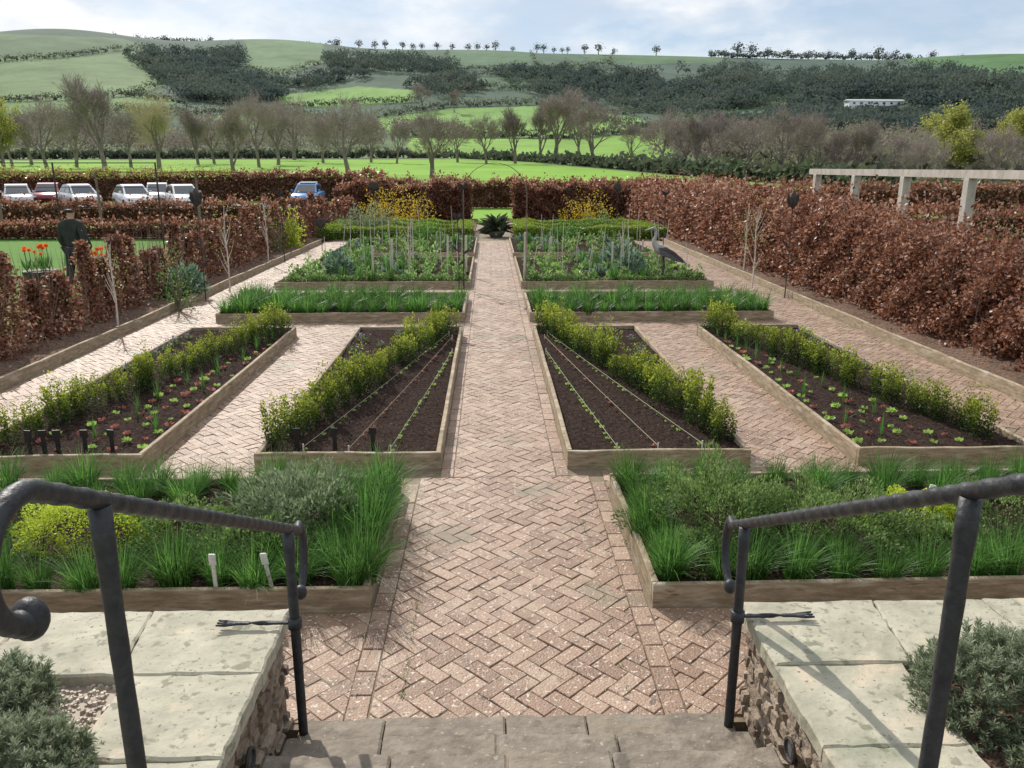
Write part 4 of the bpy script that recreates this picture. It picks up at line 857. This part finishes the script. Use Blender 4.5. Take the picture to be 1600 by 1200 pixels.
e=empty('bowl_planter',(0.12,30.2,-.02)); mb=MB(); mb.lathe([(.2,0),(.24,.04),(.30,.12),(.34,.2),(.33,.22),(.28,.22),(.24,.18)],18); mb.build('bowl','urn',e)
n=170; a=rng.uniform(0,6.28,n); D=np.stack([np.cos(a),np.sin(a),rng.uniform(.15,2.2,n)],1); leaves('foliage',np.tile(np.array([[0,0,.2]]),(n,1))+rng.normal(size=(n,3))*.08,D,rng.uniform(.45,.95,n),.15,'bronze',e,droop=.25)
tag(e,'low bowl planter with dark sword leaved plant at the end of the path','planter')
# ---------------------------------------------------------------- skin helper, heron, person
def skin(name,J,E,m,parent,sub=2):
    me=bpy.data.meshes.new(name); keys=list(J); ix={k:i for i,k in enumerate(keys)}
    me.from_pydata([J[k][0] for k in keys],[(ix[a],ix[b]) for a,b in E],[]); me.update()
    o=link(name,me,m,parent); md=o.modifiers.new('skin','SKIN'); md.use_smooth_shade=True
    for i,k in enumerate(keys):
        r=J[k][1]; r=r if hasattr(r,'__len__') else (r,r); me.skin_vertices[0].data[i].radius=r; me.skin_vertices[0].data[i].use_root=(i==0)
    sb=o.modifiers.new('sub','SUBSURF'); sb.levels=sub; sb.render_levels=sub; return o
p=AT(1030,400,17.3)
hn=empty('heron_sculpture',(p[0]+.05,17.3,.06),0); hn.scale=(1.02,)*3
J={'b0':((0,0,.68),(.11,.12)),'b1':((.14,0,.62),(.085,.095)),'b2':((.26,0,.55),.04),'c':((-.11,0,.76),(.08,.085)),'n1':((-.18,0,.88),.046),'n2':((-.14,0,.98),.036),'n3':((-.13,0,1.07),.034),'h':((-.17,0,1.16),.048),'k1':((-.25,0,1.14),.022),'k2':((-.38,0,1.10),.007)}
skin('body',J,[('b0','b1'),('b1','b2'),('b0','c'),('c','n1'),('n1','n2'),('n2','n3'),('n3','h'),('h','k1'),('k1','k2')],'herong',hn)
for sy in (-1,1):
    mb=MB(); pr=[(-.08,.76),(.06,.78),(.24,.68),(.44,.52),(.50,.44),(.30,.48),(.1,.56),(-.05,.64)]; n_=len(pr)
    mb.add([(x,sy*.105*(1 if i not in(3,4) else .5),z) for i,(x,z) in enumerate(pr)]+[(x,sy*.135*(1 if i not in(3,4) else .45),z-.01) for i,(x,z) in enumerate(pr)],[tuple(range(n_)),tuple(range(n_,2*n_))[::-1]]+[(i,(i+1)%n_,n_+(i+1)%n_,n_+i) for i in range(n_)]); mb.build('wing','herond',hn)
    mb=MB(); mb.tube([(.03,sy*.04,.62),(.06,sy*.045,.34),(.02,sy*.045,.05),(.02,sy*.045,0)],[.024,.016,.013,.015],6)
    for t in (-.5,0,.5): mb.tube([(.02,sy*.045,.01),(-.08,sy*.045+t*.07,.005)],[.008,.004],5)
    mb.build('leg','irondark',hn)
tag(hn,'grey metal heron sculpture standing in the rear right bed','sculpture')
pp=AT(107,322,16.7); pe=empty('person',(pp[0],16.7,-.05),R(-12))
J={'pel':((0,0,.95),(.14,.105)),'ch':((0,.01,1.22),(.145,.105)),'sh':((0,0,1.42),(.13,.085)),'nk':((0,.01,1.53),.052),'hd':((0,.03,1.64),(.075,.088)),'ht':((0,.02,1.70),(.07,.08))}
E=[('pel','ch'),('ch','sh'),('sh','nk'),('nk','hd'),('hd','ht')]
for s,n in ((-1,'l'),(1,'r')):
    st_=.16*s
    J.update({n+'s':((s*.18,0,1.41),.062),n+'e':((s*.27,.02-.03,1.14),.045),n+'w':((s*.25,.13,.93),.032),n+'p':((s*.24,.17,.87),(.02,.036)),
      n+'h':((s*.09,0,.90),.09),n+'k':((s*.10,.03+st_*.6,.50),.06),n+'a':((s*.10,st_*1.3-.02,.09),.042),n+'f':((s*.11,st_*1.3+.13,.03),(.038,.026))})
    E+=[('sh',n+'s'),(n+'s',n+'e'),(n+'e',n+'w'),(n+'w',n+'p'),('pel',n+'h'),(n+'h',n+'k'),(n+'k',n+'a'),(n+'a',n+'f')]
    for q_,dx in enumerate((-.024,-.010,.004,.017)):
        k=n+'g%d'%q_; J[k]=((s*(.24)+dx,.21-.004*q_,.80+.006*abs(q_-1)),.008); J[k+'b']=((s*.24+dx,.195,.765+.006*abs(q_-1)),.007); E+=[(n+'p',k),(k,k+'b')]
    J[n+'t']=((s*.215,.2,.84),.009); E.append((n+'p',n+'t'))
skin('body',J,E,'skin',pe)
def sub_(keys,es,grow,name,m,over={}):
    JJ={k:(J[k][0],tuple(x+grow for x in (J[k][1] if hasattr(J[k][1],'__len__') else (J[k][1],)*2))) for k in keys}; JJ.update(over); return skin(name,JJ,es,m,pe)
sub_(['ch','pel','sh','ls','le','lw','rs','re','rw'],[('ch','pel'),('ch','sh'),('sh','ls'),('ls','le'),('le','lw'),('sh','rs'),('rs','re'),('re','rw'),('sh','col')],.042,'jacket','jacket',{'col':((0,.0,1.545),(.075,.075))})
sub_(['pel','lh','lk','la','rh','rk','ra'],[('pel','lh'),('lh','lk'),('lk','la'),('pel','rh'),('rh','rk'),('rk','ra')],.022,'trousers','trouser')
for n in 'lr': sub_([n+'a',n+'f'],[(n+'a',n+'f')],.014,'shoe','black')
skin('hair',{'a':((0,-.022,1.64),(.112,.105)),'b':((0,-.004,1.735),(.10,.10))},[('a','b')],'hair',pe)
tag(pe,'person walking away in a dark green jacket beyond the left hedge','person')
def tulip():
    e=empty('tulip'); mb=MB(); mb.tube([(0,0,0),(.01,0,.25),(0,0,.42)],.006,5); mb.build('stem','chive',e)
    mb=MB()
    for k in range(6): a=k*PI/3; petal(mb,(0,0,.42),(math.cos(a)*.4,math.sin(a)*.4,1),(math.sin(a),-math.cos(a),0),.10,.06)
    mb.build('flower','orange',e)
    for k in range(3): mb=MB(); a=k*2.1; petal(mb,(0,0,0),(math.cos(a)*.4,math.sin(a)*.4,1),(math.sin(a),-math.cos(a),0),.3,.06); mb.build('leaf','chive',e)
    return T(e)
TU=tulip()
for gi,(x_,yy,cnt_) in enumerate(((58,15.5,9),(150,14.9,11))):
    p=AT(x_,385,yy)
    for i in range(cnt_): TU.put((p[0]+random.uniform(-.21,.21),yy+random.uniform(-.22,.22),.60),i,random.uniform(.7,1.05),f'{ordn(i+1)} orange tulip in the clump {"right" if gi else "left"} of the walking person','tulip',f'orange tulips {"right" if gi else "left"} of the person')
    mb=MB(); mb.lathe([(.26,0),(.3,.5),(.32,.60),(.27,.60)],16); o=mb.build('planter_tub','irondark'); o.location=(p[0],yy,0); tag(o,f'dark planter tub of orange tulips {"right" if gi else "left"} of the person','planter')
# ---------------------------------------------------------------- pergola
pg=empty('timber_pergola',(8.4,16.5,0))
for k in range(6):
    y=9.9+2.3*k-16.5; mb=MB(); mb.box(-.08,.08,y-.08,y+.08,0,2.29+.002*k,ch=.01); mb.build('post','oak',pg)
mb=MB(); mb.box(-.07,.07,-8.5,5.3,2.30,2.44,ch=.01); mb.build('beam','oak',pg)
tag(pg,'pale weathered timber pergola frame beyond the right hedge','pergola')
fr=empty('espalier_frame',(-16,25,0))
for k in range(7):
    mb=MB(); mb.tube([(-12+k*3.0,0,0),(-12+k*3.0,0,2.62)],.025,6); mb.build('post','irondark',fr)
for z in (2.6,1.9,1.3):
    mb=MB(); mb.tube([(-12,0,z),(6,0,z)],.008 if z<2.5 else .014,5); mb.build('rail','irondark',fr)
tag(fr,'thin post and wire frame for trained trees on the left lawn','frame')
n=5000; P=np.stack([rng.uniform(-40,-10.5,n),rng.uniform(33.8,34.2,n),2.3+.12*rng.normal(size=n)],1); o=leaves('pleached_trees',P,rng.normal(size=P.shape),.10,.04,'budleaf'); tag(o,'flat trained line of branches above the parked cars','trained trees','pleached',kind='stuff')
for i,x_ in enumerate((-36,-32,-28,-24,-20,-16,-12)):
    e=empty('pleached_trunk',(x_,34,0)); mb=MB(); mb.tube([(0,0,0),(.03,0,1.2),(0,0,2.3)],[.06,.05,.04],7); mb.build('trunk','twig',e); mb=MB(); mb.tube([(-1.8,0,2.25),(0,0,2.3),(1.8,0,2.27)],[.02,.03,.02],5); mb.build('branch','twig',e); tag(e,f'{ordn(i+1)} slim trained trunk from the left before the car park','tree','trained trunks')
# ---------------------------------------------------------------- cars
def car(x,y,rz,paint,label,stripe=False):
    e=empty('parked_car',(x,y,-.04),rz); mb=MB()
    St=[(-2.05,.70,.45,.62,.80),(-1.95,.80,.25,.85,.95),(-1.3,.84,.2,.9,.98),(-.2,.85,.2,.9,.97),(.9,.85,.2,.9,.95),(1.6,.83,.22,.78,.82),(2.0,.76,.25,.66,.70),(2.1,.66,.35,.55,.6)]
    vs=[];fs=[]
    for (sx_,w_,zb,zm,zt) in St:
        vs+=[(sx_,-w_*.9,zb),(sx_,-w_,(zb+zm)/2),(sx_,-w_*.98,zm),(sx_,-w_*.86,zt),(sx_,w_*.86,zt),(sx_,w_*.98,zm),(sx_,w_,(zb+zm)/2),(sx_,w_*.9,zb)]
    for i in range(len(St)-1):
        for k in range(8): k2=(k+1)%8; fs.append((8*i+k,8*i+k2,8*i+8+k2,8*i+8+k))
    fs+= [tuple(range(8))[::-1],tuple(8*(len(St)-1)+k for k in range(8))]; mb.add(vs,fs); mb.build('body',paint,e,True)
    mb=MB(); Cb=[(-1.85,.72,.93),(-1.25,.60,1.42),(-.2,.62,1.48),(.35,.60,1.42),(1.15,.72,.93)]; vs=[];fs=[]
    for (a,b,c) in Cb: vs+=[(a,-.76,.93),(a,-b,c),(a,b,c),(a,.76,.93)]
    for i in range(4): fs+=[(4*i,4*i+1,4*i+5,4*i+4),(4*i+1,4*i+2,4*i+6,4*i+5),(4*i+2,4*i+3,4*i+7,4*i+6)]
    mb.add(vs,fs); mb.build('cabin',paint,e)
    def qd(name,pts,m): b_=MB(); b_.add(pts,[tuple(range(len(pts)))]); b_.build(name,m,e)
    qd('windscreen',[(1.12,-.62,.97),(1.12,.62,.97),(.43,.54,1.385),(.43,-.54,1.385)],'glass')
    qd('rear_window',[(-1.81,.60,1.0),(-1.81,-.60,1.0),(-1.33,-.52,1.385),(-1.33,.52,1.385)],'glass')
    for sy in (-1,1):
        qd('side_window',[(-1.55,sy*.775,.98),(-.3,sy*.775,.98),(-.3,sy*.655,1.38),(-1.2,sy*.65,1.36)],'glass'); qd('side_window',[(-.2,sy*.775,.98),(.98,sy*.775,.98),(.35,sy*.655,1.36),(-.2,sy*.655,1.38)],'glass')
        b_=MB(); b_.box(2.0,2.09,sy*.62-.14,sy*.62+.14,.55,.68,ch=.02); b_.build('headlight','lamp',e)
        b_=MB(); b_.box(.75,.9,sy*.88-.06,sy*.88+.06,.98,1.1,ch=.02); b_.build('mirror',paint,e)
        for wx in (-1.3,1.3):
            w_=empty('wheel',(wx,sy*.78,.31)); w_.parent=e; b_=MB(); m2=MB(); m2.lathe([(.2,-.1),(.3,-.1),(.31,-.06),(.31,.06),(.3,.1),(.2,.1)],18); b_.add([(v[0],v[2],v[1]) for v in m2.v],m2.f); b_.build('tyre','tyre',w_)
            b_=MB(); m2=MB(); m2.lathe([(.02,-.108),(.19,-.102),(.19,.102),(.02,.108)],12); b_.add([(v[0],v[2],v[1]) for v in m2.v],m2.f); b_.build('rim','rim',w_)
    b_=MB(); b_.box(2.07,2.115,-.35,.35,.4,.52,ch=.01); b_.build('grille','black',e)
    if stripe: b_=MB(); b_.box(-1.0,.2,-.5,.5,1.485,1.56,ch=.03); b_.build('roof_box','whitec',e)
    return tag(e,label,'car','cars in the car park')
for (x_,yy,rz,pt,lab,sf) in ((28,53,R(-60),'silver','silver car at the left edge of the car park',0),(78,57,R(-70),'maroon','dark red car second from the left in the car park',0),(125,53,R(-50),'palesilver','pale silver car third from the left in the car park',0),(208,52,R(-55),'whitec','white car in the middle of the left car row',0),(248,57,R(-70),'silver','silver car parked behind the two white cars',0),(286,52,R(-60),'whitec','white car at the right end of the left car row',0),(482,55,R(-88),'bluec','lone blue car with pale roof box, right of the car row',1)):
    car(AT(x_,310,yy)[0],yy,rz,pt,lab,sf)
